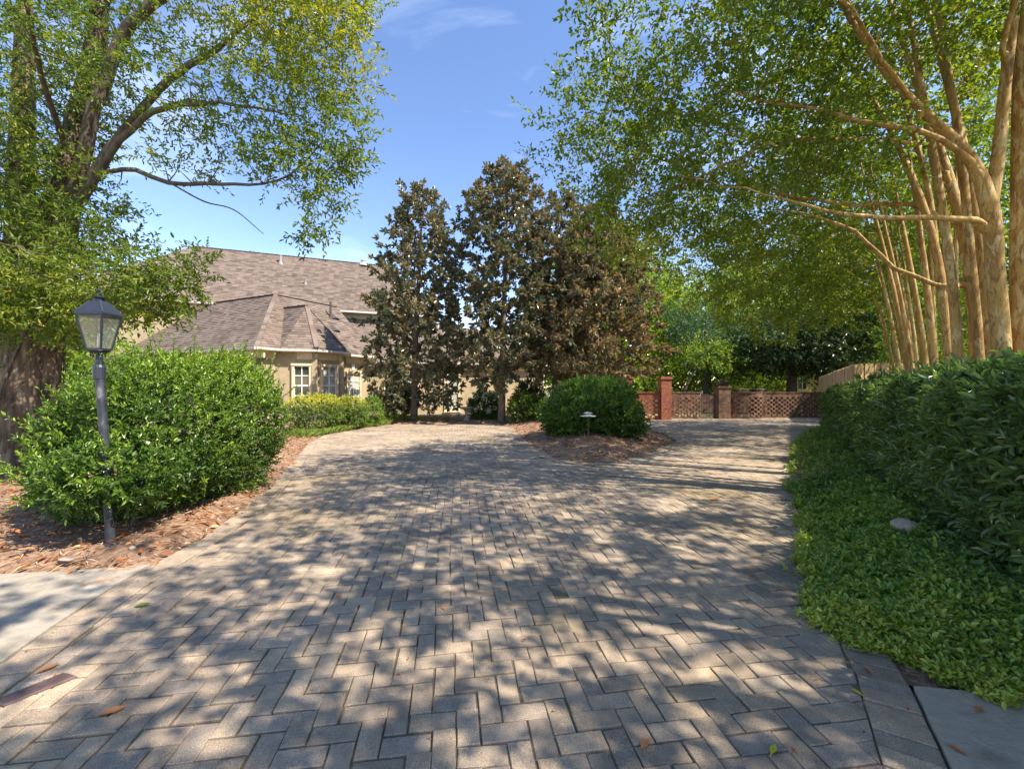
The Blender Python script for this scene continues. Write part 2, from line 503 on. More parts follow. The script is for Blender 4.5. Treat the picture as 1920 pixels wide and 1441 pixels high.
def sprigs(geo, O, D, L, nl, size, wr, tint, kind='hex', ang=0.95, up=0.35, tj=.18, size_j=.36, start=.12, two=None):
    """leafy shoots: nl leaves spiralling round each shoot O + D*L"""
    m = len(O)
    if m == 0:
        return
    D = unit(D)
    L = np.broadcast_to(np.asarray(L, float), (m,))
    size = np.broadcast_to(np.asarray(size, float), (m,))
    tint = np.broadcast_to(np.asarray(tint, float), (m,))
    t = np.linspace(start, 1, nl)[None] + rng.normal(0, .04, (m, nl))
    P = O[:, None] + D[:, None] * (L[:, None] * t)[..., None]
    a = unit(np.cross(D, rng.normal(size=(m, 3)))); b = np.cross(D, a)
    az = np.arange(nl)[None] * 2.4 + rng.uniform(0, 6.28, (m, 1)) + rng.normal(0, .3, (m, nl))
    side = np.cos(az)[..., None] * a[:, None] + np.sin(az)[..., None] * b[:, None]
    an = np.clip(ang + rng.normal(0, .2, (m, nl)), .1, 1.9) * np.linspace(1.1, .6, nl)[None]
    ld = np.cos(an)[..., None] * D[:, None] + np.sin(an)[..., None] * side
    nh = D[:, None] * 1.0 + Z * up + rng.normal(0, .25, (m, nl, 3))
    sz = size[:, None] * rng.uniform(1 - size_j, 1 + size_j, (m, nl))
    tt = np.clip(tint[:, None] + rng.normal(0, tj, (m, nl)), 0.01, .99)
    P, ld, nh, sz, tt = P.reshape(-1, 3), ld.reshape(-1, 3), nh.reshape(-1, 3), sz.ravel(), tt.ravel()
    if two is None:
        leaves(geo, P, ld, nh, sz, wr, tt, kind)
    else:                                   # upper and lower side are two skins of different colour
        ldn = unit(ld); x = unit(np.cross(ldn, nh)); nn = np.cross(x, ldn)
        leaves(geo, P, ldn, nh, sz, wr, tt * .49, kind)
        brown = rng.uniform(0, 1, len(tt)) < two
        leaves(geo, P - nn * .004, ldn, -nn, sz, wr, np.where(brown, .55 + tt * .45, .22 + tt * .2), kind)


def in_ell(n, c, r):
    p = unit(rng.normal(size=(n, 3))) * rng.uniform(0, 1, (n, 1)) ** (1 / 3)
    return np.array(c) + p * np.array(r)


def holes(P, k, rad, lo, hi):
    """thin out points inside k random hollows"""
    keep = np.ones(len(P), bool)
    for _ in range(k):
        c = rng.uniform(lo, hi)
        keep &= np.linalg.norm(P - c, axis=1) > rad * rng.uniform(.6, 1.2)
    return P[keep]


def grow(limbs, centers, geo_b, rb=0.011, pull=0.25, sides=5, rise=0.25):
    """join every foliage centre to the nearest wood by a curved branch; returns twig ends and directions"""
    pts = np.vstack([l[:, :3] for l in limbs]); rad = np.concatenate([l[:, 3] for l in limbs])
    mn = pts.mean(0)
    d0 = np.array([np.min(np.linalg.norm(pts - c, axis=1)) for c in centers])
    O, D = [], []
    for i in np.argsort(d0):
        c = centers[i]
        v = c - pts
        d = np.linalg.norm(v, axis=1)
        cost = d + pull * np.maximum(0, pts[:, 2] - c[2] + .15) - 2.0 * np.minimum(rad, .08)
        k = int(np.argmin(cost))
        s = pts[k]
        ln = d[k]
        if ln < .05:
            continue
        mid = (s + c) / 2 + Z * rise * ln * rng.uniform(.2, 1) + rng.normal(0, .07, 3) * ln
        t = np.linspace(0, 1, 5)[:, None]
        path = (1 - t) ** 2 * s + 2 * t * (1 - t) * mid + t ** 2 * c
        path[1:-1] += rng.normal(0, .025, (3, 3)) * ln
        r0 = min(rad[k] * .7, rb * (.6 + ln * .9))
        rr = np.linspace(r0, .0035, 5)
        geo_b.tube(path, rr, sides, cap=False)
        pts = np.vstack([pts, path[1:]]); rad = np.concatenate([rad, rr[1:]])
        dd = unit(path[-1] - path[-2])
        O.append(c); D.append(dd)
        if ln > .5:
            O.append(path[3]); D.append(unit(path[3] - path[2]))
        if ln > 1.0:
            O.append(path[2]); D.append(unit(path[3] - path[1]))
    return np.array(O), np.array(D)


def fan(O, D, k, spread=0.9, droop=0.25, flat=0.5, pos=.05):
    """k twigs from each end, spread about its direction"""
    n = len(O)
    d = np.repeat(D, k, 0) + rng.normal(0, spread, (n * k, 3)) * A(1, 1, flat)
    d[:, 2] -= droop
    return np.repeat(O, k, 0) + rng.normal(0, pos, (n * k, 3)), unit(d)


def limb(*rows, step=.22):
    """rows of x,y,z,radius"""
    s = spline(np.array(rows, float), step)
    s[:, 3] = np.maximum(s[:, 3], .004)
    return s


def wood(name, l, mat, parent, sides=10, rough=.08):
    ge = Geo().tube(l[:, :3], l[:, 3], sides, rough=rough)
    return ge.obj(name, mat, parent, smooth=True)


def shell(ells, n, lo=.72, hi=1.04, zmin=-9, cut=.72):
    """points in the outer layer of a union of ellipsoids, with outward normals"""
    Ps, Ns = [], []
    area = np.array([(r[0] * r[1] + r[1] * r[2] + r[0] * r[2]) for _, r in ells])
    for i, (c, r) in enumerate(ells):
        k = int(n * area[i] / area.sum())
        u = unit(rng.normal(size=(k, 3)))
        f = 1 - (1 - rng.uniform(0, 1, (k, 1)) ** .6) * (1 - lo)
        f = f * hi
        p = np.array(c) + u * f * np.array(r)
        nn = unit(u / np.array(r))
        ok = p[:, 2] > zmin
        for j, (c2, r2) in enumerate(ells):
            if j != i:
                ok &= (((p - np.array(c2)) / np.array(r2)) ** 2).sum(1) > cut ** 2
        Ps.append(p[ok]); Ns.append(nn[ok])
    return np.vstack(Ps), np.vstack(Ns)


def lumps(P, amp, f, seed):
    """slow bumps used to break up outlines"""
    r = np.random.default_rng(seed)
    v = np.zeros(len(P))
    for _ in range(5):
        k = r.normal(size=3) * f
        v += np.sin(P @ k + r.uniform(0, 6.28))
    return amp * v / 5


def shrub(name, label, base, ells, mat, n, leaf, wr, nl=9, L=.13, tintf=None, kind='hex', up=.5, zmin=.04, stems=5, group=None, ang=.9, inner=True, bump=.08, cat='shrub', outj=.5, stem_mat='limb'):
    base = np.array(base, float)
    t = thing(name, base, label, cat, group)
    W = [(base + np.array(c), np.array(r)) for c, r in ells]
    ge = Geo()
    P, N = shell(W, n, .70, 1.02, base[2] + zmin)
    P = P + N * lumps(P, bump, 2.5 / max(.3, max(ells[0][1])), int(abs(base[0] * 100)) + 5)[:, None]
    D = unit(N + Z * up + rng.normal(0, outj, P.shape))
    h = (P[:, 2] - base[2])
    tint = tintf(P - base, N) if tintf else .35 + rng.normal(0, .1, len(P))
    sprigs(ge, P - D * L * .5, D, L * rng.uniform(.7, 1.3, len(P)), nl, leaf, wr, tint, kind, ang=ang)
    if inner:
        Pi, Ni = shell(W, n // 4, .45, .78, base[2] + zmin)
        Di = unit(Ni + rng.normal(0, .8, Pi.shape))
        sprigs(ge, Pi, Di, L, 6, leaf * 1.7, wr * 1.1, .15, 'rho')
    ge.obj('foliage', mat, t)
    gb = Geo()
    for i in range(stems):
        c, r = W[i % len(W)]
        a = rng.uniform(0, 6.28)
        p0 = A(c[0] + .18 * r[0] * math.cos(a), c[1] + .18 * r[1] * math.sin(a), base[2] - .05)
        p1 = c + A(math.cos(a) * r[0] * .6, math.sin(a) * r[1] * .6, r[2] * .45)
        gb.tube(spline([p0, (p0 + p1) / 2 + A(0, 0, .1 * r[2]), p1], .2), .016, 5)
    gb.obj('stems', M[stem_mat], t, kind='stuff')
    return t


# ------------------------------------------------------------------ setting: ground, drive, slabs, beds
ys = np.array([-150, -60, -10, 0, 6, 10, 15, 20, 25, 30, 40, 60, 120, 300.])
xs = np.array([-300, -120, -60, -30, -15, -5, 0, 5, 15, 30, 60, 120, 300.])
V = np.array([(x, y, float(g(y)) - .09) for y in ys for x in xs])
F = [[j * len(xs) + i, j * len(xs) + i + 1, (j + 1) * len(xs) + i + 1, (j + 1) * len(xs) + i] for j in range(len(ys) - 1) for i in range(len(xs) - 1)]
Geo().add(V, F).obj('ground', M['soil'], kind='structure')

DRIVE = np.array([(-2.3, .3), (-2.64, 2.2), (-2.73, 2.54), (-2.83, 3.0), (-2.88, 3.4), (-2.9, 3.7), (-2.95, 4.16), (-3.19, 5.24), (-3.47, 6.18), (-4.25, 8.3), (-5.35, 11.2), (-5.9, 13.4),
                  (-5.5, 16.5), (-4.95, 18.0), (-.22, 18.0), (0, 16.5), (.5, 10.6), (.9, 8.6), (1.35, 8.1), (1.95, 8.1), (3.27, 9.69), (4.57, 11.87), (5.0, 14.27), (5.05, 16.5), (5.5, 19.5),
                  (5.7, 22.9), (17.5, 23.4), (13.6, 17.9), (9.5, 13.4), (6.4, 9.26), (4.5, 6.44), (3.65, 5.0), (2.75, 3.49), (2.45, 3.03), (2.2, 2.6), (2.0, 2.25), (1.9, 2.03), (1.64, 1.6), (.85, .3)])


def signed(P, poly):
    """signed distance to a polygon (positive inside), index of the nearest edge and its inward normal"""
    a, b = poly, np.roll(poly, -1, 0)
    e = b - a
    w = P[:, None] - a[None]
    t = np.clip((w * e[None]).sum(-1) / (e * e).sum(-1)[None], 0, 1)
    d = np.linalg.norm(w - t[..., None] * e[None], axis=-1)
    k = d.argmin(1)
    x, y = P[:, 0:1], P[:, 1:2]
    cond = ((a[None, :, 1] > y) != (b[None, :, 1] > y))
    with np.errstate(divide='ignore', invalid='ignore'):
        xi = a[None, :, 0] + (y - a[None, :, 1]) * e[None, :, 0] / np.where(e[None, :, 1] == 0, 1e-9, e[None, :, 1])
    ins = (cond & (x < xi)).sum(1) % 2 == 1
    return np.where(ins, 1, -1) * d[np.arange(len(P)), k], k


def sheet(poly, dz, n=1):
    """flat-ish sheet following the fall of the ground, cut into strips where the slope changes"""
    ge = Geo()
    for y0, y1 in ((-5, 6), (6, 40)):
        pl = [tuple(p) for p in poly]
        for yy, s in ((y0, 1), (y1, -1)):
            out = []
            for i in range(len(pl)):
                p, q = pl[i], pl[(i + 1) % len(pl)]
                ip, iq = s * (p[1] - yy) >= 0, s * (q[1] - yy) >= 0
                if ip:
                    out.append(p)
                if ip != iq:
                    k = (yy - p[1]) / (q[1] - p[1])
                    out.append((p[0] + k * (q[0] - p[0]), yy))
            pl = out
            if not pl:
                break
        if len(pl) >= 3:
            ge.add([(x, y, float(g(y)) + dz) for x, y in pl], [list(range(len(pl)))])
    return ge


area2 = (DRIVE[:, 0] * np.roll(DRIVE[:, 1], -1) - np.roll(DRIVE[:, 0], -1) * DRIVE[:, 1]).sum()
if area2 < 0:
    DRIVE = DRIVE[::-1].copy()
drive = sheet(DRIVE, -.010).obj('driveway', M['sand'], kind='structure')

# herringbone pavers, turned 8 degrees to the left of the view
BORD = .215
th = R(8)
ca, sa = math.cos(th), math.sin(th)
PL, PW, GAP = .2, .1, .005
rest = Geo()
# 90-degree herringbone: unit cell of a flat and an upright stone repeating on (i+j) diagonals
u = .1
I, J = np.meshgrid(np.arange(-200, 200), np.arange(-20, 260), indexing='ij')
I, J = I.ravel(), J.ravel()
k = (I - J) % 4
hor = k == 0            # lies along x over squares (I,J),(I+1,J)
ver = k == 3            # stands along y over (I,J),(I,J+1) -> shifted to fill
cx = np.concatenate([(I[hor] + 1.0) * u, (I[ver] + .5) * u])
cy = np.concatenate([(J[hor] + .5) * u, (J[ver] + 1.0) * u])
isv = np.concatenate([np.zeros(hor.sum(), bool), np.ones(ver.sum(), bool)])
wx, wy = ca * cx - sa * cy, sa * cx + ca * cy
C = np.stack([wx, wy], 1)
pre = (np.abs(C[:, 0]) < 20) & (C[:, 1] > .2) & (C[:, 1] < 24)
C, isv = C[pre], isv[pre]
sd, ke = signed(C, DRIVE)
ok = sd > BORD - .09
C, isv, sd, ke = C[ok], isv[ok], sd[ok], ke[ok]
ang = th + np.where(isv, np.pi / 2, 0) + rng.normal(0, .017, len(C))
C = C + rng.normal(0, .0022, C.shape) + .02 * np.stack([np.sin(C[:, 1] * 1.3 + .4 * C[:, 0]), np.sin(C[:, 0] * 1.1 + .5 * C[:, 1])], 1)
edge_a = DRIVE; edge_n = np.roll(DRIVE, -1, 0) - DRIVE
edge_n = unit(np.stack([-edge_n[:, 1], edge_n[:, 0]], 1))


def slab(ge, poly, zt, tint, ch=.0045, deep=.03, tilt=(0, 0)):
    """paver with a chamfered top over a convex plan polygon"""
    poly = np.asarray(poly)
    n = len(poly)
    c = poly.mean(0)
    inn = c + (poly - c) * (1 - ch / np.maximum(np.linalg.norm(poly - c, axis=1, keepdims=True), .02) * 1.4)
    zz = lambda p: float(g(p[1])) + zt + (p - c) @ np.array(tilt)
    V = [(p[0], p[1], zz(p)) for p in inn] + [(p[0], p[1], zz(p) - ch * .7) for p in poly] + [(p[0], p[1], zz(p) - deep) for p in poly]
    ge.add(V, [list(range(n))], tint)
    ge.add(V, [[n + i, n + (i + 1) % n, (i + 1) % n, i] for i in range(n)] + [[2 * n + i, 2 * n + (i + 1) % n, n + (i + 1) % n, n + i] for i in range(n)], tint)


def clip(poly, p0, nrm):
    out = []
    for i in range(len(poly)):
        p, q = poly[i], poly[(i + 1) % len(poly)]
        dp, dq = (p - p0) @ nrm, (q - p0) @ nrm
        if dp >= 0:
            out.append(p)
        if (dp >= 0) != (dq >= 0):
            out.append(p + (q - p) * dp / (dp - dq))
    return out


def paver_mesh(hl, hw, name):
    ge = Geo()
    slab(ge, np.array([(-hl, -hw), (hl, -hw), (hl, hw), (-hl, hw)]), 0, 0)
    return ge.mesh(name, M['paver'])


pm = [paver_mesh(PL / 2 - GAP / 2 - rng.uniform(0, .002), PW / 2 - GAP / 2 - rng.uniform(0, .002), 'paver') for _ in range(4)]
inframe = (C[:, 1] > 1.50) & (np.abs(C[:, 0]) < 1.24 * C[:, 1]) & (sd > BORD + .14)
order = np.argsort(np.where(inframe, C[:, 1] ** 2 + .15 * C[:, 0] ** 2, 1e9))[:300]
single = np.zeros(len(C), bool); single[order] = True
dzs = rng.normal(0, .0022, len(C)) + .004 * np.sin(C[:, 0] * 2.1 + 1) * np.sin(C[:, 1] * 1.7)
tilts = rng.normal(0, .012, (len(C), 2))
tints = rng.uniform(0, 1, len(C))
for i in range(len(C)):
    if single[i]:
        o = bpy.data.objects.new('paver', pm[i % 4])
        col.objects.link(o)
        o.parent = drive
        o.location = (C[i, 0], C[i, 1], float(g(C[i, 1])) + dzs[i])
        o.rotation_euler = (tilts[i, 1], -tilts[i, 0], ang[i])
        continue
    hl, hw = PL / 2 - GAP / 2, PW / 2 - GAP / 2
    d1 = np.array((math.cos(ang[i]), math.sin(ang[i]))); d2 = np.array((-d1[1], d1[0]))
    poly = [C[i] - d1 * hl - d2 * hw, C[i] + d1 * hl - d2 * hw, C[i] + d1 * hl + d2 * hw, C[i] - d1 * hl + d2 * hw]
    if sd[i] < BORD + .14:
        for kk in (ke[i], (ke[i] + 1) % len(DRIVE), (ke[i] - 1) % len(DRIVE)):
            a, b = DRIVE[kk], DRIVE[(kk + 1) % len(DRIVE)]
            if kk != ke[i] and np.linalg.norm(C[i] - (a + b) / 2) > np.linalg.norm(b - a) / 2 + .35:
                continue
            poly = clip(poly, edge_a[kk] + edge_n[kk] * BORD, edge_n[kk])
            if len(poly) < 3:
                break
    if len(poly) < 3:
        continue
    pa = np.array(poly)
    if abs((pa[:, 0] * np.roll(pa[:, 1], -1) - np.roll(pa[:, 0], -1) * pa[:, 1]).sum()) < .0012:
        continue
    slab(rest, pa, dzs[i], tints[i], tilt=tilts[i])
# border course: stones set square to the edge
for kk in range(len(DRIVE)):
    a, b = DRIVE[kk], DRIVE[(kk + 1) % len(DRIVE)]
    d = unit(b - a); n = edge_n[kk]
    ln = np.linalg.norm(b - a)
    if min(a[1], b[1]) > 16 and max(a[0], b[0]) > 4:
        continue
    na, nb = unit(edge_n[kk - 1] + n), unit(edge_n[(kk + 1) % len(DRIVE)] + n)
    m = max(1, int(round(ln / .108)))
    for q in range(m):
        t0, t1 = q / m, (q + 1) / m
        n0 = na * (1 - t0) + nb * t0; n1 = na * (1 - t1) + nb * t1
        n0 = n0 / (n0 @ n); n1 = n1 / (n1 @ n)
        p0, p1 = a + d * ln * t0 + d * .003, a + d * ln * t1 - d * .003
        poly = [p0 + n * .004, p1 + n * .004, p1 + n1 * (BORD - .008), p0 + n0 * (BORD - .008)]
        slab(rest, poly, rng.normal(0, .002), rng.uniform(), tilt=rng.normal(0, .01, 2))
rest.obj('pavers', M['paver'], drive, kind='stuff')
ge = Geo()
slab(ge, np.array([(-2.36, 1.93), (-2.27, 1.905), (-2.14, 2.10), (-2.23, 2.125)]), .010, 0, deep=.02)
ge.obj('paver', M['clay'], drive, label='smooth dark purple brown brick among the grey pavers')

# concrete slabs
ge = Geo()
CL = [(-9, .2), (-2.32, .2), (-2.655, 2.2), (-2.745, 2.54), (-2.845, 3.0), (-2.90, 3.42), (-3.3, 3.33), (-4.2, 3.2), (-9, 3.0)]
ge.prism(CL, -.10, .0)
ge.obj('concrete_walk', M['concrete'], kind='structure')
ge = Geo()
ge.prism([(.87, .3), (9, .2), (9, 1.5), (2.8, 1.85), (2.25, 1.97), (1.908, 2.026), (1.648, 1.597)], -.10, .012)
ge.obj('concrete_kerb', M['concrete'], kind='structure')
# faint orange survey paint sprayed on the slab corner
pm_, n_, l_, b_ = new_mat('orange_marking_paint')
b_.inputs['Base Color'].default_value = (.62, .27, .12, 1); b_.inputs['Roughness'].default_value = .9
ntx = n_.new('ShaderNodeTexNoise'); ntx.inputs['Scale'].default_value = 38; ntx.inputs['Detail'].default_value = 5
ntr = ramp(n_, [(.42, (0, 0, 0)), (.62, (.8, .8, .8))])
tcn = n_.new('ShaderNodeTexCoord'); l_.new(tcn.outputs['Object'], ntx.inputs['Vector'])
l_.new(ntx.outputs['Fac'], ntr.inputs['Fac']); l_.new(ntr.outputs['Color'], b_.inputs['Alpha'])
for a, b, w in (((-3.18, 3.30), (-2.96, 3.36), .05), ((-3.10, 3.05), (-2.93, 3.2), .035)):
    ge = Geo(); a, b = np.array(a), np.array(b); d = unit(b - a); n = np.array((-d[1], d[0])) * w
    ge.add([(*(a - n * .3), .004), (*(a + (b - a) * .5 - n), .004), (*(b - n * .4), .004), (*(b + n * .5), .004), (*(a + (b - a) * .4 + n), .004), (*(a + n * .2), .004)], [[0, 1, 2, 3, 4, 5]])
    ge.obj('paint_mark', pm_, bpy.data.objects['concrete_walk'])


def bed(name, poly, hgt, ramp_w, res=.1, noise=.02, lift=-.03, seed=3):
    poly = np.array(poly, float)
    if (poly[:, 0] * np.roll(poly[:, 1], -1) - np.roll(poly[:, 0], -1) * poly[:, 1]).sum() < 0:
        poly = poly[::-1]
    lo, hi = poly.min(0) - res * 2, poly.max(0) + res * 2
    gx, gy = np.arange(lo[0], hi[0], res), np.arange(lo[1], hi[1], res)
    X, Y = np.meshgrid(gx, gy, indexing='ij')
    P = np.stack([X.ravel(), Y.ravel()], 1)
    d, _ = signed(P, poly)
    P3 = np.c_[P, np.zeros(len(P))]
    d2 = d + lumps(P3, .06, 6, seed)
    z = g(P[:, 1]) + lift + (hgt - lift) * np.clip(d2 / ramp_w, -.4, 1) ** 1 + lumps(P3, noise, 9, seed + 1) * (d > 0) + rng.normal(0, noise * .25, len(P))
    ok = (d > -res * 1.6).reshape(X.shape)
    idx = np.arange(len(P)).reshape(X.shape)
    cell = ok[:-1, :-1] & ok[1:, :-1] & ok[1:, 1:] & ok[:-1, 1:]
    F = np.stack([idx[:-1, :-1], idx[1:, :-1], idx[1:, 1:], idx[:-1, 1:]], -1)[cell]
    o = Geo().add(np.c_[P, z], F).obj(name, M['mulch'], smooth=True, kind='structure')

    def zf(Q):
        i = np.clip(((Q[:, 0] - lo[0]) / res).round().astype(int), 0, len(gx) - 1)
        j = np.clip(((Q[:, 1] - lo[1]) / res).round().astype(int), 0, len(gy) - 1)
        return z.reshape(X.shape)[i, j]
    return o, poly, zf


def scatter(poly, n, grow_=0.0):
    lo, hi = poly.min(0) - grow_, poly.max(0) + grow_
    P = rng.uniform(lo, hi, (int(n * 2.2), 2))
    d, _ = signed(P, poly)
    # a few pieces stray over the edge
    keep = d > -grow_ * rng.uniform(0, 1, len(P)) ** 2
    return P[keep][:n]


def litter(bedinfo, needles, dead, name, nsize=.13, dsize=.07, grow_=.12):
    _, poly, zf = bedinfo
    ge = Geo()
    Q = scatter(poly, needles, grow_)
    zz = np.maximum(zf(Q), g(Q[:, 1])) + rng.uniform(.002, .03, len(Q))
    az = rng.uniform(0, 6.28, len(Q))
    D = np.stack([np.cos(az), np.sin(az), rng.normal(0, .12, len(Q))], 1)
    leaves(ge, np.c_[Q, zz], D, rng.normal(0, .5, (len(Q), 3)) + Z, nsize * rng.uniform(.6, 1.3, len(Q)), .05, rng.uniform(0, 1, len(Q)), 'rho')
    ge.obj(name + '_straw', M['straw'], kind='stuff', label='brown pine straw strewn over the ' + name.replace('_', ' '), category='pine straw')
    ge = Geo()
    Q = scatter(poly, dead, grow_)
    zz = np.maximum(zf(Q), g(Q[:, 1])) + rng.uniform(.004, .035, len(Q))
    az = rng.uniform(0, 6.28, len(Q))
    D = np.stack([np.cos(az), np.sin(az), rng.normal(0, .25, len(Q))], 1)
    leaves(ge, np.c_[Q, zz], D, rng.normal(0, .35, (len(Q), 3)) + Z, dsize * rng.uniform(.6, 1.4, len(Q)), .5, rng.uniform(0, 1, len(Q)), 'hex')
    ge.obj(name + '_leaf_litter', M['dead'], kind='stuff', label='reddish dead leaves lying on the ' + name.replace('_', ' '), category='leaf litter')


left_bed = bed('left_mulch_bed', [(-2.90, 3.40), (-2.93, 3.7), (-2.97, 4.16), (-3.21, 5.24), (-3.5, 6.18), (-4.3, 8.3), (-5.4, 11.2), (-6.0, 13.2), (-8.5, 13.0), (-8.2, 8), (-7.2, 5.6), (-6.4, 4.3), (-6.5, 3.1), (-4.2, 3.22), (-3.3, 3.35)], .05, .25, .09)
litter(left_bed, 9000, 2600, 'left_mulch_bed')
isl = bed('island_mulch_bed', [(-.02, 16.4), (.47, 10.7), (.88, 8.65), (1.35, 8.12), (1.95, 8.12), (3.25, 9.72), (4.5, 11.87), (4.9, 14.2), (4.95, 16.5), (5.3, 19.4), (5.4, 22), (1, 22.5), (-.25, 18)], .26, 1.5, .13)
litter(isl, 11000, 1200, 'island_mulch_bed', .2, .1)
hb = bed('house_mulch_bed', [(-6.0, 13.3), (-5.5, 16.6), (-4.95, 18.1), (-.2, 18.1), (1, 22.2), (3, 27), (-3.5, 25.6), (-8.2, 23.6), (-8.6, 20.5), (-10.6, 18.4), (-11, 15), (-8.4, 13.2)], .07, .4, .16)
litter(hb, 4000, 900, 'house_mulch_bed', .22, .12, .1)
# ------------------------------------------------------------------ the house
K = A(-11.1, 18.5); UH = A(.43, .90) / math.hypot(.43, .9); NH = A(UH[1], -UH[0])      # near corner of the eaves, wall direction, outward normal
VH = -NH                                                                                # from the corner back to the left
ZE, ZG = 3.02, -.30
house = thing('house', (K[0], K[1], ZG), 'large tan house with brown shingle hip roofs and a window bay', 'house')
P2 = lambda t, o=0.0: K + UH * t + NH * o          # along the drive-side wall, o metres out from the eave line
WH = A(.92, .38) / math.hypot(.92, .38); MH = A(-WH[1], WH[0])                          # main house direction and its inward normal


def wall_obj(pts, z0, z1, mat, name='wall', thick=.2, parent=None):
    ge = Geo()
    for a, b in zip(pts[:-1], pts[1:]):
        a, b = np.array(a), np.array(b)
        d = unit(b - a); n = A(-d[1], d[0]) * thick
        ge.add([(*a, z0), (*b, z0), (*b, z1), (*a, z1), (*(a + n), z0), (*(b + n), z0), (*(b + n), z1), (*(a + n), z1)],
               [[0, 1, 2, 3], [5, 4, 7, 6], [3, 2, 6, 7], [4, 0, 3, 7], [1, 5, 6, 2]])
    return ge.obj(name, mat, parent or house)


IN = -.42
bayP = [P2(1.2, IN), P2(2.35, .75), P2(3.95, .75), P2(5.1, IN)]
wall_obj([K + VH * 12 - UH * IN, K - UH * IN - VH * IN, P2(1.2, IN)], ZG, ZE, M['stucco'])
wall_obj(bayP, ZG, ZE, M['stucco'], 'bay_wall')
wall_obj([P2(5.1, IN), P2(7.0, IN)], ZG, ZE, M['stucco'])
E0 = P2(7.0, IN)
wall_obj([E0, E0 + WH * 11.5], ZG - .2, 2.72, M['stucco'])
MC = A(-19.9, 24.1) + MH * .45
wall_obj([MC - WH * 5, MC + WH * 16], ZG, 6.15, M['stucco'])


def window(a, b, z0, z1, cols=2, rows=4, blind=True, name='window', mid=True):
    """sash window set on the wall from a to b: casing, sash bars, panes, blind"""
    a, b = np.array(a), np.array(b)
    d = unit(b - a); n = A(d[1], -d[0]); w = np.linalg.norm(b - a)
    at = lambda s, z, o: A(*(a + d * s + n * o), z)
    ge = Geo()
    c = .11
    for s in (c / 2, w - c / 2):
        ge.box(at(s, (z0 + z1) / 2, .05), (c / 2, .06, (z1 - z0) / 2), (*d, 0))
    ge.box(at(w / 2, z1 + c / 2 - .003, .06), (w / 2 + .03, .08, c / 2), (*d, 0))
    ge.box(at(w / 2, z0 - .035, .08), (w / 2 + .05, .1, .04), (*d, 0))
    fr = ge.obj(name, M['cream'], house)
    gs = Geo()
    iw, ih = w - 2 * c, z1 - z0
    for i in range(cols + 1):
        s = c + iw * i / cols
        gs.box(at(s, (z0 + z1) / 2, .028), (.02, .02, ih / 2 - .002), (*d, 0))
    for j in range(rows + 1):
        z = z0 + ih * j / rows
        hh = .035 if (mid and j == rows // 2) else .02
        gs.box(at(w / 2, min(max(z, z0 + .02), z1 - .02), .03), (iw / 2 - .001, .024, hh), (*d, 0))
    gs.obj('sash', M['white'], fr)
    for i in range(cols):
        for j in range(rows):
            gp = Geo()
            gp.box(at(c + iw * (i + .5) / cols, z0 + ih * (j + .5) / rows, .012), (iw / cols / 2 - .012, .004, ih / rows / 2 - .012), (*d, 0))
            gp.obj('pane', M['lantern_glass'] if blind else M['pane_glass'], fr)
    if blind:
        gb = Geo()
        for z in np.arange(z0 + .03, z1 - .03, .055):
            gb.box(at(w / 2, z, -.012 + .018), (iw / 2 - .004, .002, .025), (*d, 0))
        gb.obj('blind', M['white'], fr, kind='stuff')
    return fr


def onseg(a, b, s0, s1):
    d = unit(b - a)
    return a + d * s0, a + d * s1


fl = np.linalg.norm(bayP[1] - bayP[0])
window(*onseg(bayP[0], bayP[1], fl * .42, fl * .94), .45, 2.32, blind=False)
window(*onseg(bayP[1], bayP[2], .32, 1.36), .45, 2.32)
window(*onseg(P2(5.1, IN), P2(7.0, IN), .25, 1.3), .3, 2.05)
window(*onseg(E0, E0 + WH * 11.5, 4.55, 5.55), -.22, 2.0, 2, 2, name='garden_door', mid=False)
window(*onseg(E0, E0 + WH * 11.5, 1.9, 2.8), .2, 2.0)
# corner trim on the bay, keystone
ge = Geo()
for p in (bayP[1], bayP[2]):
    ge.box((*(p + NH * .03), (ZG + ZE) / 2 - .15), (.12, .12, (ZE - ZG) / 2 - .16), (*unit(UH + NH), 0))
ge.obj('bay_post', M['stucco'], house)
p, q = onseg(P2(5.1, IN), P2(7.0, IN), .77, .78)
Geo().add([(*(p - UH * .07 + NH * .05), 2.25), (*(p + UH * .07 + NH * .05), 2.25), (*(p + UH * .12 + NH * .05), 2.6), (*(p - UH * .12 + NH * .05), 2.6),
           (*(p - UH * .07), 2.25), (*(p + UH * .07), 2.25), (*(p + UH * .12), 2.6), (*(p - UH * .12), 2.6)],
          [[0, 1, 2, 3], [4, 0, 3, 7], [1, 5, 6, 2], [3, 2, 6, 7], [5, 4, 7, 6]]).obj('keystone', M['white'], house)


def eave(pts, z, wall_in=.42, name='fascia'):
    """soffit, frieze board and gutter along an eave line (pts run left to right seen from outside)"""
    ge, gg_ = Geo(), Geo()
    for a, b in zip(pts[:-1], pts[1:]):
        a, b = np.array(a), np.array(b)
        d = unit(b - a); n = A(d[1], -d[0]); m = (a + b) / 2; h = np.linalg.norm(b - a) / 2
        ge.box((*(m - n * wall_in / 2), z - .05), (h, wall_in / 2 + .01, .03), (*d, 0))
        ge.box((*(m - n * (wall_in - .035)), z - .24), (h - .01, .04, .155), (*d, 0))
        gg_.box((*(m + n * .05), z + .0), (h + .03, .055, .05), (*d, 0))
    ge.obj(name, M['cream'], house)
    gg_.obj('gutter', M['gutter'], house)


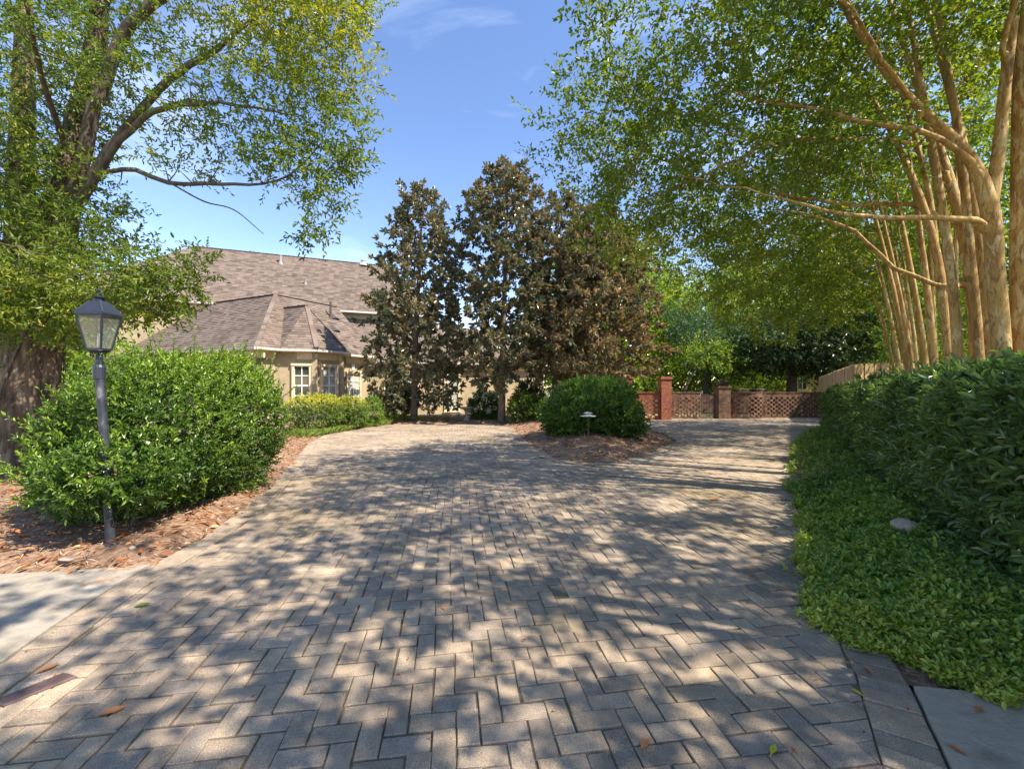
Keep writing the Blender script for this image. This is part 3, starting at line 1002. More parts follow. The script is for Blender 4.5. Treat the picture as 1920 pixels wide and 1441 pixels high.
bo = .36
bayE = [P2(1.2, 0) - UH * .05, P2(2.2, 1.12), P2(4.1, 1.12), P2(5.2, 0)]
eave([K + VH * 12, K - UH * .0], ZE)
eave([P2(0, 0), P2(1.12, 0)], ZE + .002)
eave(bayE, ZE + .004)
eave([P2(5.3, 0), P2(7.0, 0)], ZE + .002)
EN = E0 - MH * .42
eave([EN, EN + WH * 11.5], 2.74)
MCE = A(-19.9, 24.1)
eave([MCE - WH * 5, MCE + WH * 16], 6.2)

# roofs: decks carrying courses of shingles
shing_rest = Geo()
cand = []
SW, SH = .33, .165


def roof_plane(poly, name='roof', courses=True):
    """poly: first two points are the eave, left to right seen from outside"""
    p = [np.array(q, float) for q in poly]
    nrm = unit(np.cross(p[1] - p[0], p[-1] - p[0]))
    e = unit(np.cross(Z, nrm if nrm[2] > 0 else -nrm))
    if nrm[2] < 0:
        nrm = -nrm
    s = np.cross(nrm, e)
    if s[2] < 0:
        s = -s
    ge = Geo().add(p, [list(range(len(p)))])
    ge.add([q - nrm * .08 for q in p], [list(range(len(p)))[::-1]])
    deck = ge.obj(name, M['shingle'], house)
    ab = np.array([((q - p[0]) @ e, (q - p[0]) @ s) for q in p])
    b = 0.0; row = 0
    while b < ab[:, 1].max() - .05:
        bm = b + SH * .5
        xs_ = []
        for i in range(len(ab)):
            (x0, y0), (x1, y1) = ab[i], ab[(i + 1) % len(ab)]
            if (y0 - bm) * (y1 - bm) < 0:
                xs_.append(x0 + (bm - y0) / (y1 - y0) * (x1 - x0))
        if len(xs_) >= 2:
            lo, hi = min(xs_), max(xs_)
            x = lo - (row % 3) * SW / 3 - rng.uniform(0, .05)
            while x < hi:
                w = SW
                x0, x1 = max(x, lo), min(x + w - .006, hi)
                if x1 - x0 > .03:
                    full = (x0 == x) and (x1 == x + w - .006)
                    o = p[0] + e * x0 + s * b
                    cand.append((o, e, s, nrm, x1 - x0, full, rng.uniform(), deck))
                x += w
        b += SH; row += 1
    return deck


def v3(p, z):
    return A(p[0], p[1], z)


RZ = 3.2
Ap = v3(K - UH * -RZ + VH * RZ, ZE + RZ)                     # where the ridges meet
roof_plane([v3(K + VH * 12, ZE), v3(K, ZE), Ap, v3(K + VH * 12 + UH * RZ, ZE + RZ)], 'wing_roof')
roof_plane([v3(K, ZE + .001), v3(P2(7.3), ZE + .001), v3(P2(7.3) + VH * RZ, ZE + RZ), Ap], 'wing_roof')
bz = ZE + 2.42
apx = v3(P2(3.15, -.75), bz)
bk = v3(P2(3.15, -2.6), bz)
roof_plane([v3(P2(1.15, .0), ZE + .03), v3(bayE[1], ZE + .03), apx], 'bay_roof')
roof_plane([v3(P2(1.15, .0), ZE + .03), apx, bk], 'bay_roof', False)
roof_plane([v3(bayE[1], ZE + .031), v3(bayE[2], ZE + .031), apx], 'bay_roof')
roof_plane([v3(bayE[2], ZE + .03), v3(P2(5.15, .0), ZE + .03), apx], 'bay_roof')
roof_plane([v3(P2(5.15, .0), ZE + .03), bk, apx], 'bay_roof', False)
# low roof over the garden wing
roof_plane([v3(EN, 2.76), v3(EN + WH * 11.5, 2.76), v3(EN + WH * 8.5 + MH * 3.6, 5.4), v3(EN - WH * 2 + MH * 3.6, 5.4)], 'garden_roof')
roof_plane([v3(EN + WH * 11.5, 2.761), v3(EN + WH * 11.5 + MH * 7.2, 2.761), v3(EN + WH * 8.5 + MH * 3.6, 5.4)], 'garden_roof')
# tall main roof
MR = 10.75
ml, mr_ = MCE - WH * 5, MCE + WH * 16
roof_plane([v3(ml, 6.22), v3(mr_, 6.22), v3(mr_ - WH * 3.0 + MH * 5, MR), v3(ml + WH * 5.3 + MH * 5, MR)], 'main_roof')
roof_plane([v3(ml + MH * 10, 6.221), v3(ml, 6.221), v3(ml + WH * 5.3 + MH * 5, MR)], 'main_roof')
ge = Geo()
for a, b in ((v3(ml + WH * 5.3 + MH * 5, MR), v3(mr_ - WH * 3 + MH * 5, MR)), (Ap, v3(K + VH * 12 + UH * RZ, ZE + RZ)), (Ap, v3(P2(7.3) + VH * RZ, ZE + RZ)), (v3(K, ZE), Ap), (apx, bk), (v3(bayE[1], ZE + .05), apx), (v3(bayE[2], ZE + .05), apx)):
    d = unit(b - a); ln = np.linalg.norm(b - a)
    for q in np.arange(0, ln - .1, .28):
        ge.bar(a + d * q + Z * .02, a + d * min(q + .27, ln) + Z * .032, .2, .03, rng.uniform())
ge.obj('ridge_caps', M['shingle'], house, kind='stuff')

tmpl = Geo()
ww = SW - .006
tmpl.add([(0, 0, .026), (ww, 0, .026), (ww, SH * 1.12, .006), (0, SH * 1.12, .006), (0, 0, .002), (ww, 0, .002)], [[0, 1, 2, 3], [4, 5, 1, 0]])
tmpl.add([(0, 0, .026), (0, SH * 1.12, .006), (0, 0, .002), (ww, 0, .026), (ww, SH * 1.12, .006), (ww, 0, .002)], [[0, 1, 2], [3, 5, 4]])
tm = tmpl.mesh('shingle', M['shingle'])
from mathutils import Matrix
sel = [i for i, c in enumerate(cand) if c[5] and c[0][2] > 3.75 and ('wing' in c[7].name or 'bay' in c[7].name) and c[0][1] < 24]
sel = set(sorted(sel, key=lambda i: np.linalg.norm(cand[i][0]))[:300])
for i, (o, e, s, nrm, w, full, tn, deck) in enumerate(cand):
    if i in sel:
        ob = bpy.data.objects.new('shingle', tm)
        col.objects.link(ob)
        ob.parent = deck
        q = o - BASE[deck.name]
        ob.matrix_local = Matrix(((e[0], s[0], nrm[0], q[0]), (e[1], s[1], nrm[1], q[1]), (e[2], s[2], nrm[2], q[2]), (0, 0, 0, 1)))
    else:
        V = [o + nrm * .026, o + e * w + nrm * .026, o + e * w + s * SH * 1.12 + nrm * .006, o + s * SH * 1.12 + nrm * .006, o + nrm * .002, o + e * w + nrm * .002]
        shing_rest.add(V, [[0, 1, 2, 3], [4, 5, 1, 0]], tn)
shing_rest.obj('shingles', M['shingle'], house, kind='stuff')


def on_main(px_t, up_):
    return v3(MCE + WH * px_t + MH * up_, 6.22 + up_ * (MR - 6.22) / 5)


for t_, u_, h_, r_, nm, mt in ((5.6, 4.1, .55, .085, 'vent_pipe', 'pipe'), (7.3, 2.2, .25, .05, 'vent_pipe', 'pipe'), (11.2, 4.9, .3, .2, 'vent_pipe', 'gutter')):
    p = on_main(t_, u_)
    Geo().lathe(p, [(r_ * 2.0, -.1), (r_ * 1.9, .06), (r_, .12), (r_, h_), (r_ * 1.25, h_), (r_ * 1.25, h_ + .06), (0.001, h_ + .06)], 12).obj(nm, M[mt], house)
p = v3(P2(6.0) + VH * 2.3, ZE + 2.3)
Geo().lathe(p, [(.12, -.2), (.11, .04), (.06, .1), (.06, .95), (.001, .95)], 10).obj('vent_pipe', M['darkpipe'], house)
for t_, o_ in ((4.2, 1.9), (5.6, 1.35), (6.3, 2.2)):
    p = v3(P2(t_) + VH * o_, ZE + o_ + .03)
    sl = unit(A(VH[0], VH[1], 1)); nn = unit(A(NH[0], NH[1], 1))
    g_ = Geo()
    for k_ in range(7):
        a0, a1 = math.pi * k_ / 7, math.pi * (k_ + 1) / 7
        q0 = p + A(*UH, 0) * .24 * math.cos(a0) + nn * .13 * math.sin(a0); q1 = p + A(*UH, 0) * .24 * math.cos(a1) + nn * .13 * math.sin(a1)
        g_.add([q0, q1, q1 + sl * .5 - nn * .1, q0 + sl * .5 - nn * .1], [[0, 1, 2, 3]])
    g_.add([p + A(*UH, 0) * .24 * math.cos(math.pi * k_ / 7) + nn * .13 * math.sin(math.pi * k_ / 7) + sl * .04 for k_ in range(8)], [list(range(8))])
    g_.obj('roof_vent', M['darkpipe'] if o_ != 1.9 else M['pipe'], house)

# ------------------------------------------------------------------ brick garden walls, gate, fence, yellow house
BH, PH = .073, .112


def pierced(name, label, path, z0, courses, mat, solid_top=2, solid_bot=1, thick=.1, BH=PH):
    path = spline(np.c_[np.array(path, float), np.zeros(len(path))], .05)[:, :2] if len(path) > 2 else np.array(path, float)
    seg = np.linalg.norm(np.diff(path, axis=0), axis=1); cum = np.concatenate([[0], np.cumsum(seg)]); Lt = cum[-1]
    at = lambda s: A(np.interp(s, cum, path[:, 0]), np.interp(s, cum, path[:, 1]))
    t = thing(name, (*at(0), z0), label, 'wall', 'pierced brick garden walls')
    gb, gm = Geo(), Geo()
    for c in range(courses):
        z = z0 + BH * (c + .5)
        solid = c < solid_bot or c >= courses - solid_top
        pitch = .213 if solid else .32
        s = -(pitch / 2) * (c % 2)
        while s < Lt:
            end = s < .22 or s > Lt - .36
            a, b = max(s, 0), min(s + (.203 if solid else .178), Lt)
            rngs = [(a, b)]
            if not solid and end and s + pitch < Lt:
                rngs.append((max(s + .206, 0), s + pitch - .003))
            for a, b in rngs:
                if b - a > .03:
                    pa, pb = at(a), at(b)
                    gb.box((*((pa + pb) / 2), z), (np.linalg.norm(pb - pa) / 2, thick / 2 + rng.normal(0, .003), BH / 2 - .004), (*(pb - pa), 0), rng.uniform())
            s += pitch
    gb.obj('brickwork', mat, t, kind='stuff')
    gm = Geo()
    m = max(2, int(Lt / .25))
    for z in (z0 + BH * solid_bot / 2, z0 + BH * (courses - solid_top / 2)):
        for i in range(m):
            pa, pb = at(Lt * i / m), at(Lt * (i + 1) / m)
            gm.box((*((pa + pb) / 2), z), (np.linalg.norm(pb - pa) / 2 + .002, thick / 2 - .008, BH * (solid_bot if z < z0 + .3 else solid_top) / 2 - .006), (*(pb - pa), 0))
    gm.obj('mortar', M['mortar'], t)
    gc = Geo()
    for i in range(m):
        pa, pb = at(Lt * i / m), at(Lt * (i + 1) / m)
        gc.box((*((pa + pb) / 2), z0 + BH * courses + .022), (np.linalg.norm(pb - pa) / 2 - .002, thick / 2 + .03, .022), (*(pb - pa), 0), rng.uniform())
    gc.obj('coping', mat, t, kind='stuff')
    return t


def pier(label, c, half, z0, z1, mat, cap=True):
    t = thing('brick_pier', (*c, z0), label, 'pier', 'brick piers of the garden wall')
    gb = Geo()
    n = int((z1 - z0) / BH)
    for k_ in range(n):
        z = z0 + BH * (k_ + .5)
        off = .5 if k_ % 2 else 0
        for sx, sy, ax in ((0, -1, (1, 0, 0)), (0, 1, (1, 0, 0)), (1, 0, (0, 1, 0)), (-1, 0, (0, 1, 0))):
            w = half * 2
            cuts = [0, w * .5, w] if not off else [0, w * .25, w * .75, w]
            for a, b in zip(cuts[:-1], cuts[1:]):
                m_ = (a + b) / 2 - half
                gb.box((c[0] + sx * (half - .025) + (m_ if sy else 0), c[1] + sy * (half - .025) + (m_ if sx else 0), z), ((b - a) / 2 - .005, .028 + rng.normal(0, .001), BH / 2 - .004), ax, rng.uniform())
    gb.obj('brickwork', mat, t, kind='stuff')
    Geo().box((*c, (z0 + z1) / 2 - .01), (half - .008, half - .008, (z1 - z0) / 2 - .03)).obj('mortar', M['mortar'], t)
    if cap:
        gc = Geo()
        gc.box((*c, z1 + .02), (half + .05, half + .05, .035), tint=.3)
        gc.box((*c, z1 + .075), (half + .01, half + .01, .02), tint=.6)
        gc.obj('cap', mat, t)
    return t


zw = lambda y: float(g(y)) - .02
pierced('pierced_wall', 'bright red pierced brick wall left of the tall pier', [(6.0, 21.4), (7.36, 21.25)], zw(21.3), 12, M['brick'])
pier('tall red brick pier rising above the pierced walls', (7.62, 21.3), .25, zw(21.3), 1.72, M['brick'])
pier('red brick pier half hidden under the magnolia boughs', (5.74, 21.5), .25, zw(21.5), 1.75, M['brick'])
pierced('pierced_wall', 'pierced brown brick wall between the tall pier and the iron gate', [(7.9, 21.9), (9.72, 22.0)], zw(22), 12, M['oldbrick'])
pier('weathered brick gate pier with ferny growth on its cap', (10.82, 22.0), .3, zw(22), 1.28, M['oldbrick'])
pierced('pierced_wall', 'curved pierced brick wall beside the weathered gate pier', [(11.14, 22.2), (11.7, 21.95), (12.3, 21.8), (12.8, 21.95), (13.0, 22.3)], zw(22), 12, M['oldbrick'])
pierced('pierced_wall', 'long pierced brick wall running behind the leafy hedge', [(12.98, 22.5), (17.6, 23.2)], zw(22.6), 12, M['oldbrick'])
for i, x in enumerate((15.4, 16.55)):
    pier(('square brick pier behind the curved pierced wall, nearer the gate', 'square brick pier behind the long pierced wall, over the end of the curve')[i], (x, 28.6), .33, zw(28.6), 1.2, M['oldbrick'], False)
t = thing('back_garden_wall', (14, 29.2, zw(29)), 'low solid brick wall seen through the iron gate', 'wall')
gb = Geo()
for c in range(17):
    x = 9.0 - .1 * (c % 2)
    while x < 24:
        gb.box((x + .1, 29.2, zw(29) + BH * (c + .5)), (.102, .1 + rng.normal(0, .003), BH / 2 - .004), tint=rng.uniform()); x += .213
gb.obj('brickwork', M['oldbrick'], t, kind='stuff')
Geo().box((16.5, 29.2, zw(29) + BH * 8.5), (7.6, .088, BH * 8.4)).obj('mortar', M['mortar'], t)
# tuft growing on the gate pier
shrub('pier_fern', 'small ferny tuft growing on the weathered gate pier', (10.82, 22.0, 1.37), [((0, 0, .06), (.28, .28, .14))], M['moss'], 120, .10, .35, 7, .1, stems=1, zmin=-.2, bump=.02, cat='fern')
gt_ = thing('iron_gate', (9.76, 22.05, zw(22)), 'black wrought iron garden gate between brick piers', 'gate')
for i in range(9):
    x = 9.8 + i * .0825
    Geo().bar((x, 22.05, zw(22) + .04), (x, 22.05, .98), .016).obj('bar', M['iron'], gt_)
for z in (zw(22) + .12, .5, .9):
    Geo().bar((9.77, 22.05, z), (10.5, 22.05, z), .022, .03).obj('rail', M['iron'], gt_)

fence = thing('wooden_fence', (14.5, 18, -.25), 'new pale pine board fence above the leafy hedge', 'fence')
bm_ = Geo().box((0, 0, 1.0), (.068, .010, 1.0)).add([(-.068, -.01, 2.0), (.068, -.01, 2.0), (.068, .01, 2.0), (-.068, .01, 2.0), (-.035, -.01, 2.05), (.035, -.01, 2.05), (.035, .01, 2.05), (-.035, .01, 2.05)],
                                                    [[0, 1, 5, 4], [2, 3, 7, 6], [4, 5, 6, 7], [1, 2, 6, 5], [3, 0, 4, 7]]).mesh('board', M['fencewood'])


def boards(a, b, z0, z1, h0, h1):
    a, b = np.array(a), np.array(b)
    n = int(np.linalg.norm(b - a) / .142)
    an = math.atan2(*(b - a)[::-1])
    for i in range(n):
        f = (i + .5) / n
        o = bpy.data.objects.new('board', bm_); col.objects.link(o); o.parent = fence
        q = a + (b - a) * f
        o.location = (q[0] - 14.5, q[1] - 18, z0 + (z1 - z0) * f + .25)
        o.scale = (1, 1, (h0 + (h1 - h0) * f) / 2.05 * rng.uniform(.995, 1.005))
        o.rotation_euler = (rng.normal(0, .006), rng.normal(0, .004), an + rng.normal(0, .01))
    d = unit(b - a); nn = A(-d[1], d[0])
    for k_ in (.35, 1.0, 1.7):
        Geo().bar((*(a + nn * .035), z0 + k_), (*(b + nn * .035), z1 + k_ * h1 / h0), .04, .09).obj('rail', M['fencewood'], fence)


boards((14.45, 18.0), (17.8, 18.2), -.25, -.2, 2.55, 2.6)
boards((19.7, 27.4), (14.45, 18.05), -.45, -.25, 2.35, 2.55)

yh = thing('yellow_house', (30, 44, -.7), 'pale yellow neighbouring house with a grey gable roof beyond the fence', 'house')
ge = Geo()
for k_ in range(20):
    z = -.7 + k_ * .18
    ge.box((31.5, 44 - .01 * 0, z + .09), (5, 2.5, .088), tint=rng.uniform())
    ge.box((31.5, 44, z + .178), (5.02, 2.52, .008))
ge.obj('wall', M['yellow'], yh)
Geo().add([(26, 41.1, 2.85), (37, 41.1, 2.85), (37, 44, 5.1), (26, 44, 5.1), (37, 46.9, 2.85), (26, 46.9, 2.85)], [[0, 1, 2, 3], [3, 2, 4, 5]]).obj('roof', M['pipe'], yh)
Geo().add([(26.5, 41.5, 2.86), (26.5, 46.5, 2.86), (26.5, 44, 4.8)], [[0, 2, 1]]).obj('gable', M['yellow'], yh)
for x in (28.2, 32):
    w_ = Geo().box((x, 41.47, 1.5), (.45, .04, .6)).obj('window', M['white'], yh)
    for sx in (-.22, .22):
        Geo().box((x + sx, 41.425, 1.5), (.18, .01, .52)).obj('pane', M['pane_glass'], w_)
# ------------------------------------------------------------------ crepe myrtles along the right side
CREPE = 'crepe myrtles in a row behind the hedge'


def crepe(label, base, stems, extra, ells, n, leaf=.075, kind='rho', k=4, nl=9, side=False, holes_n=10, grp=CREPE, fat=1.0, shift=(0, 0), t0=.42):
    bz = float(g(base[1])) - .05
    t = thing('crepe_myrtle', (base[0], base[1], bz), label, 'tree', grp)
    limbs = []
    sh = lambda rows: [(r[0] + shift[0], r[1] + shift[1], r[2], r[3]) for r in rows]
    stems, extra = [sh(r) for r in stems], [sh(r) for r in extra]
    for s in stems:
        l = limb(*s)
        l[:, 3] *= fat
        limbs.append(l)
        wood('trunk', l, M['crepe_bark'], t, 14, .09)
    for s in extra:
        s0 = np.array(s[0][:3]); al = np.vstack(limbs[:len(stems)])
        nd = al[np.argmin(np.linalg.norm(al[:, :3] - s0, axis=1))]
        e1 = np.array(s[1][:3]) - nd[:3]; e1 = e1 / max(np.linalg.norm(e1), .1)
        s = [(*(nd[:3] - Z * .10), nd[3] * .9), (*(nd[:3] + e1 * nd[3] * 1.1), nd[3] * .72), (*(nd[:3] + e1 * (nd[3] * 1.1 + .12)), min(s[0][3] * .9, nd[3] * .55))] + [(r[0], r[1], r[2], min(r[3] * .78, nd[3] * .5)) for r in s[1:]]
        l = limb(*s)
        wv = np.cumsum(rng.normal(0, .022, (len(l), 3)), 0)
        l[:, :3] += wv - wv[0]
        limbs.append(l)
        wood('limb', l, M['crepe_bark'], t, 8, .08)
    vol = np.array([np.prod(r) for _, r in ells]) ** .8
    Cn = np.vstack([in_ell(int(n * .60 * v / vol.sum()), c, r) for v, (c, r) in zip(vol, ells)])
    lo, hi = Cn.min(0), Cn.max(0)
    Cn = holes(Cn, holes_n + 8, .5, lo, hi)
    gb = Geo()
    O, D = grow(limbs, Cn, gb, rb=.012, rise=.12)
    gb.obj('branches', M['crepe_bark'], t, smooth=True, kind='stuff')
    O2, D2 = fan(O, D, k + 2, .75, .2, .45, .09)
    ge = Geo()
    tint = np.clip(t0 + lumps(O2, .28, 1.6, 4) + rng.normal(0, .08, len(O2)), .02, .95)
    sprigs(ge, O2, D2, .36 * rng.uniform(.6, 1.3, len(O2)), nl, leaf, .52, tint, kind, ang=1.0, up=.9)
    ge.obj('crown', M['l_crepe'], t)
    return t


# nearest clump: a thick upright trunk at the frame edge and a forking one beside it
crepe('nearest crepe myrtle, thick smooth trunks rising past the top of the picture', (4.95, 4.4),
      [[(5.10, 4.40, -.1, .19), (5.09, 4.38, 1.6, .165), (5.06, 4.35, 3.2, .15), (5.02, 4.3, 5.0, .13), (5.0, 4.2, 7.4, .07)],
       [(4.90, 4.36, -.1, .18), (4.84, 4.34, 1.6, .15), (4.77, 4.34, 2.65, .135), (4.70, 4.34, 3.4, .14), (4.52, 4.38, 3.98, .10), (4.04, 4.45, 4.56, .08), (3.70, 4.5, 5.0, .065), (3.2, 4.5, 5.8, .05), (2.8, 4.4, 6.8, .03)],
       [(4.70, 4.34, 3.3, .105), (4.78, 4.32, 4.0, .10), (4.86, 4.30, 5.0, .085), (5.0, 4.2, 6.8, .05)],
       [(5.25, 4.75, -.1, .13), (5.22, 4.8, 1.6, .11), (5.2, 4.9, 3.2, .10), (5.1, 5.1, 5.0, .08), (4.9, 5.4, 7.0, .05)],
       [(4.74, 4.6, -.1, .11), (4.68, 4.64, 1.6, .09), (4.62, 4.7, 3.0, .08), (4.5, 4.8, 4.4, .07), (4.3, 4.9, 6.2, .04)],
       [(5.0, 4.62, -.1, .10), (4.97, 4.68, 1.6, .085), (4.93, 4.75, 3.0, .08), (4.88, 4.85, 4.6, .065), (4.7, 5.0, 6.6, .04)]],
      [[(4.76, 4.34, 3.1, .05), (4.51, 4.36, 3.2, .042), (3.78, 4.5, 3.25, .036), (2.85, 4.7, 3.42, .022), (2.2, 4.9, 3.62, .012), (1.6, 5.2, 3.95, .004)],
       [(4.60, 4.36, 3.8, .05), (4.2, 4.3, 4.1, .036), (3.4, 4.4, 4.4, .03), (2.6, 4.6, 4.8, .018), (1.7, 4.8, 5.1, .004)],
       [(4.04, 4.45, 4.56, .05), (3.4, 4.1, 4.7, .035), (2.6, 3.7, 5.0, .018), (1.8, 3.4, 5.3, .004)],
       [(4.86, 4.3, 5.0, .05), (4.5, 3.8, 5.6, .04), (3.6, 3.2, 6.0, .025), (2.8, 2.8, 6.2, .012)]],
      [((2.9, 4.5, 5.9), (2.3, 2.0, 1.5)), ((4.8, 4.6, 6.9), (2.0, 2.2, 1.6)), ((3.4, 2.8, 6.2), (1.8, 1.4, 1.1)), ((7.2, 3.2, 6.8), (1.5, 1.6, 1.0))], 930, .066, 'hex', 4, 9, holes_n=10, fat=.56, shift=(.58, .38))
crepe('crepe myrtle second in the row, with long limbs arching out over the drive', (6.0, 5.7),
      [[(6.0, 5.65, -.1, .16), (5.9, 5.6, 1.65, .145), (5.77, 5.6, 2.98, .13), (5.66, 5.65, 3.85, .115), (5.5, 5.7, 4.6, .095), (5.2, 5.8, 5.8, .07), (4.8, 5.9, 7.4, .04)],
       [(5.86, 5.8, -.1, .10), (5.7, 5.8, 1.65, .085), (5.58, 5.85, 2.98, .075), (5.45, 5.9, 4.4, .065), (5.0, 6.0, 6.4, .04)],
       [(5.8, 5.6, -.1, .12), (5.55, 5.65, 1.6, .10), (5.45, 5.7, 3.0, .09), (5.25, 5.75, 4.0, .08), (4.9, 5.9, 5.2, .06), (4.3, 6.1, 6.6, .035)],
       [(6.25, 5.9, -.1, .11), (6.2, 5.95, 1.6, .10), (6.2, 6.0, 3.4, .09), (6.1, 6.1, 5.2, .07), (6.0, 6.2, 7.2, .04)]],
      [[(5.58, 5.65, 4.3, .06), (5.34, 5.7, 4.9, .05), (4.53, 5.8, 5.05, .042), (3.33, 5.9, 5.05, .032), (2.3, 6.1, 4.66, .018), (1.6, 6.2, 4.3, .004)],
       [(5.80, 5.6, 2.7, .05), (5.6, 5.6, 2.8, .042), (4.85, 5.7, 3.1, .036), (4.35, 5.8, 3.56, .03), (3.67, 6.0, 3.95, .018), (2.9, 6.2, 4.2, .004)],
       [(5.7, 5.65, 3.7, .05), (5.2, 5.9, 4.0, .04), (4.3, 6.2, 4.1, .03), (3.2, 6.6, 4.5, .016), (2.2, 7.0, 4.6, .004)]],
      [((3.2, 6.6, 5.6), (2.75, 2.0, 1.5)), ((5.6, 6.2, 6.9), (2.2, 2.0, 1.6)), ((2.0, 6.6, 4.9), (1.6, 1.6, .8)), ((3.4, 5.3, 4.3), (1.6, 1.0, .45))], 980, .072, 'rho', 4, 9, holes_n=12, fat=.56, shift=(.62, .35))


def fan_stems(base, n, lean, h, r, spread=.3):
    out = []
    for i in range(n):
        a = i / n * 6.28 + rng.uniform(-.3, .3)
        b0 = A(base[0] + .22 * math.cos(a), base[1] + .22 * math.sin(a))
        le = A(*lean) * rng.uniform(.5, 1.4) + A(math.cos(a), math.sin(a)) * spread
        rr = r * rng.uniform(.7, 1.15)
        bz = float(g(base[1])) - .1
        out.append([(*b0, bz, rr * 1.25), (*(b0 + le * .18), bz + h * .22, rr), (*(b0 + le * .42), bz + h * .45, rr * .85), (*(b0 + le * .75), bz + h * .68, rr * .6), (*(b0 + le * 1.2), bz + h * .95, rr * .25)])
    return out


spec = [((7.6, 7.6), (-.5, .1), .056, 6, [((4.4, 8.3, 5.3), (3.1, 2.1, 1.5)), ((6.9, 7.9, 6.6), (2.2, 2.0, 1.7)), ((2.6, 8.0, 4.6), (1.5, 1.5, .8))], 560, 'crepe myrtle third in the row, four or more slim leaning trunks'),
        ((9.45, 9.8), (-.5, .1), .05, 6, [((6.2, 10.5, 5.0), (3.0, 2.2, 1.4)), ((8.4, 10.0, 6.2), (2.4, 2.2, 1.7))], 460, 'crepe myrtle fourth in the row, slender trunks behind the thicker ones'),
        ((11.75, 12.4), (-.7, .1), .036, 7, [((8.2, 13.0, 4.7), (3.2, 2.4, 1.4)), ((10.3, 12.6, 5.8), (2.4, 2.3, 1.6))], 420, 'crepe myrtle fifth in the row, fine fan of thin reddish stems'),
        ((14.6, 15.8), (-.6, .1), .032, 6, [((10.6, 16.0, 4.6), (3.0, 2.4, 1.6)), ((12.6, 15.5, 5.6), (2.4, 2.4, 1.5))], 340, 'farthest crepe myrtle of the row, in front of the board fence')]
for i, (b, lean, r, ns, ells, n, lab) in enumerate(spec):
    crepe(lab, b, fan_stems(b, ns, lean, 6.2, r), [], ells, n, .085 + .012 * i, 'rho', 4, 9, holes_n=10, t0=.62)  # backlit sun glow of these farther crowns put into a lighter leaf tint
# the row goes on beside and behind the camera and shades the near drive
for lab, b, ells, n in (('crepe myrtle of the row standing beside the camera, its shade on the near drive', (5.0, 1.2), [((3.6, .9, 5.6), (3.0, 2.2, 1.4)), ((2.4, -.3, 5.4), (2.2, 1.7, 1.0)), ((6.6, .6, 6.0), (2, 2.2, 1.4))], 560),
                        ('crepe myrtle of the row standing behind the camera, shading the drive', (4.6, -2.4), [((3.4, -2.4, 5.7), (2.8, 2.0, 1.5)), ((1.6, -2.2, 5.4), (1.8, 1.6, 1.1))], 380)):
    crepe(lab, b, fan_stems(b, 4, (-.5, 0), 6, .11), [], ells, n, .10, 'rho', 4, 9, holes_n=10)

# ------------------------------------------------------------------ big old tree on the left with a climbing vine
bt = thing('elm_tree', (-8.5, 7.5, g(7.5) - .1), 'big old tree with rough brown double trunk and wide leafy limbs', 'tree')
D_ = 7.5
px = lambda x, y, r, d=D_: ((x - 960) / 800 * d, d, 1.44 + (720 - y) / 800 * d, r)
T1 = limb((-8.55, 7.5, -.15, .62), (-8.5, 7.5, .6, .50), (-8.45, 7.5, 1.6, .45), (-8.3, 7.5, 2.6, .36), (-8.0, 7.45, 3.6, .29), (-7.75, 7.4, 4.7, .26), (-7.5, 7.4, 6.0, .22), (-7.2, 7.4, 7.4, .17), (-7.0, 7.3, 9.2, .10), step=.18)
T2 = limb((-8.75, 7.6, .9, .30), (-8.85, 7.65, 2.2, .26), (-8.9, 7.7, 3.6, .23), (-8.85, 7.7, 5.5, .20), (-8.8, 7.7, 7.5, .15), (-8.9, 7.8, 9.2, .08), step=.18)
T1[:, 3] *= .85
T2[:, 3] *= .9
wood('trunk', T1, M['bark'], bt, 26, .12)
wood('trunk', T2, M['bark'], bt, 18, .10)
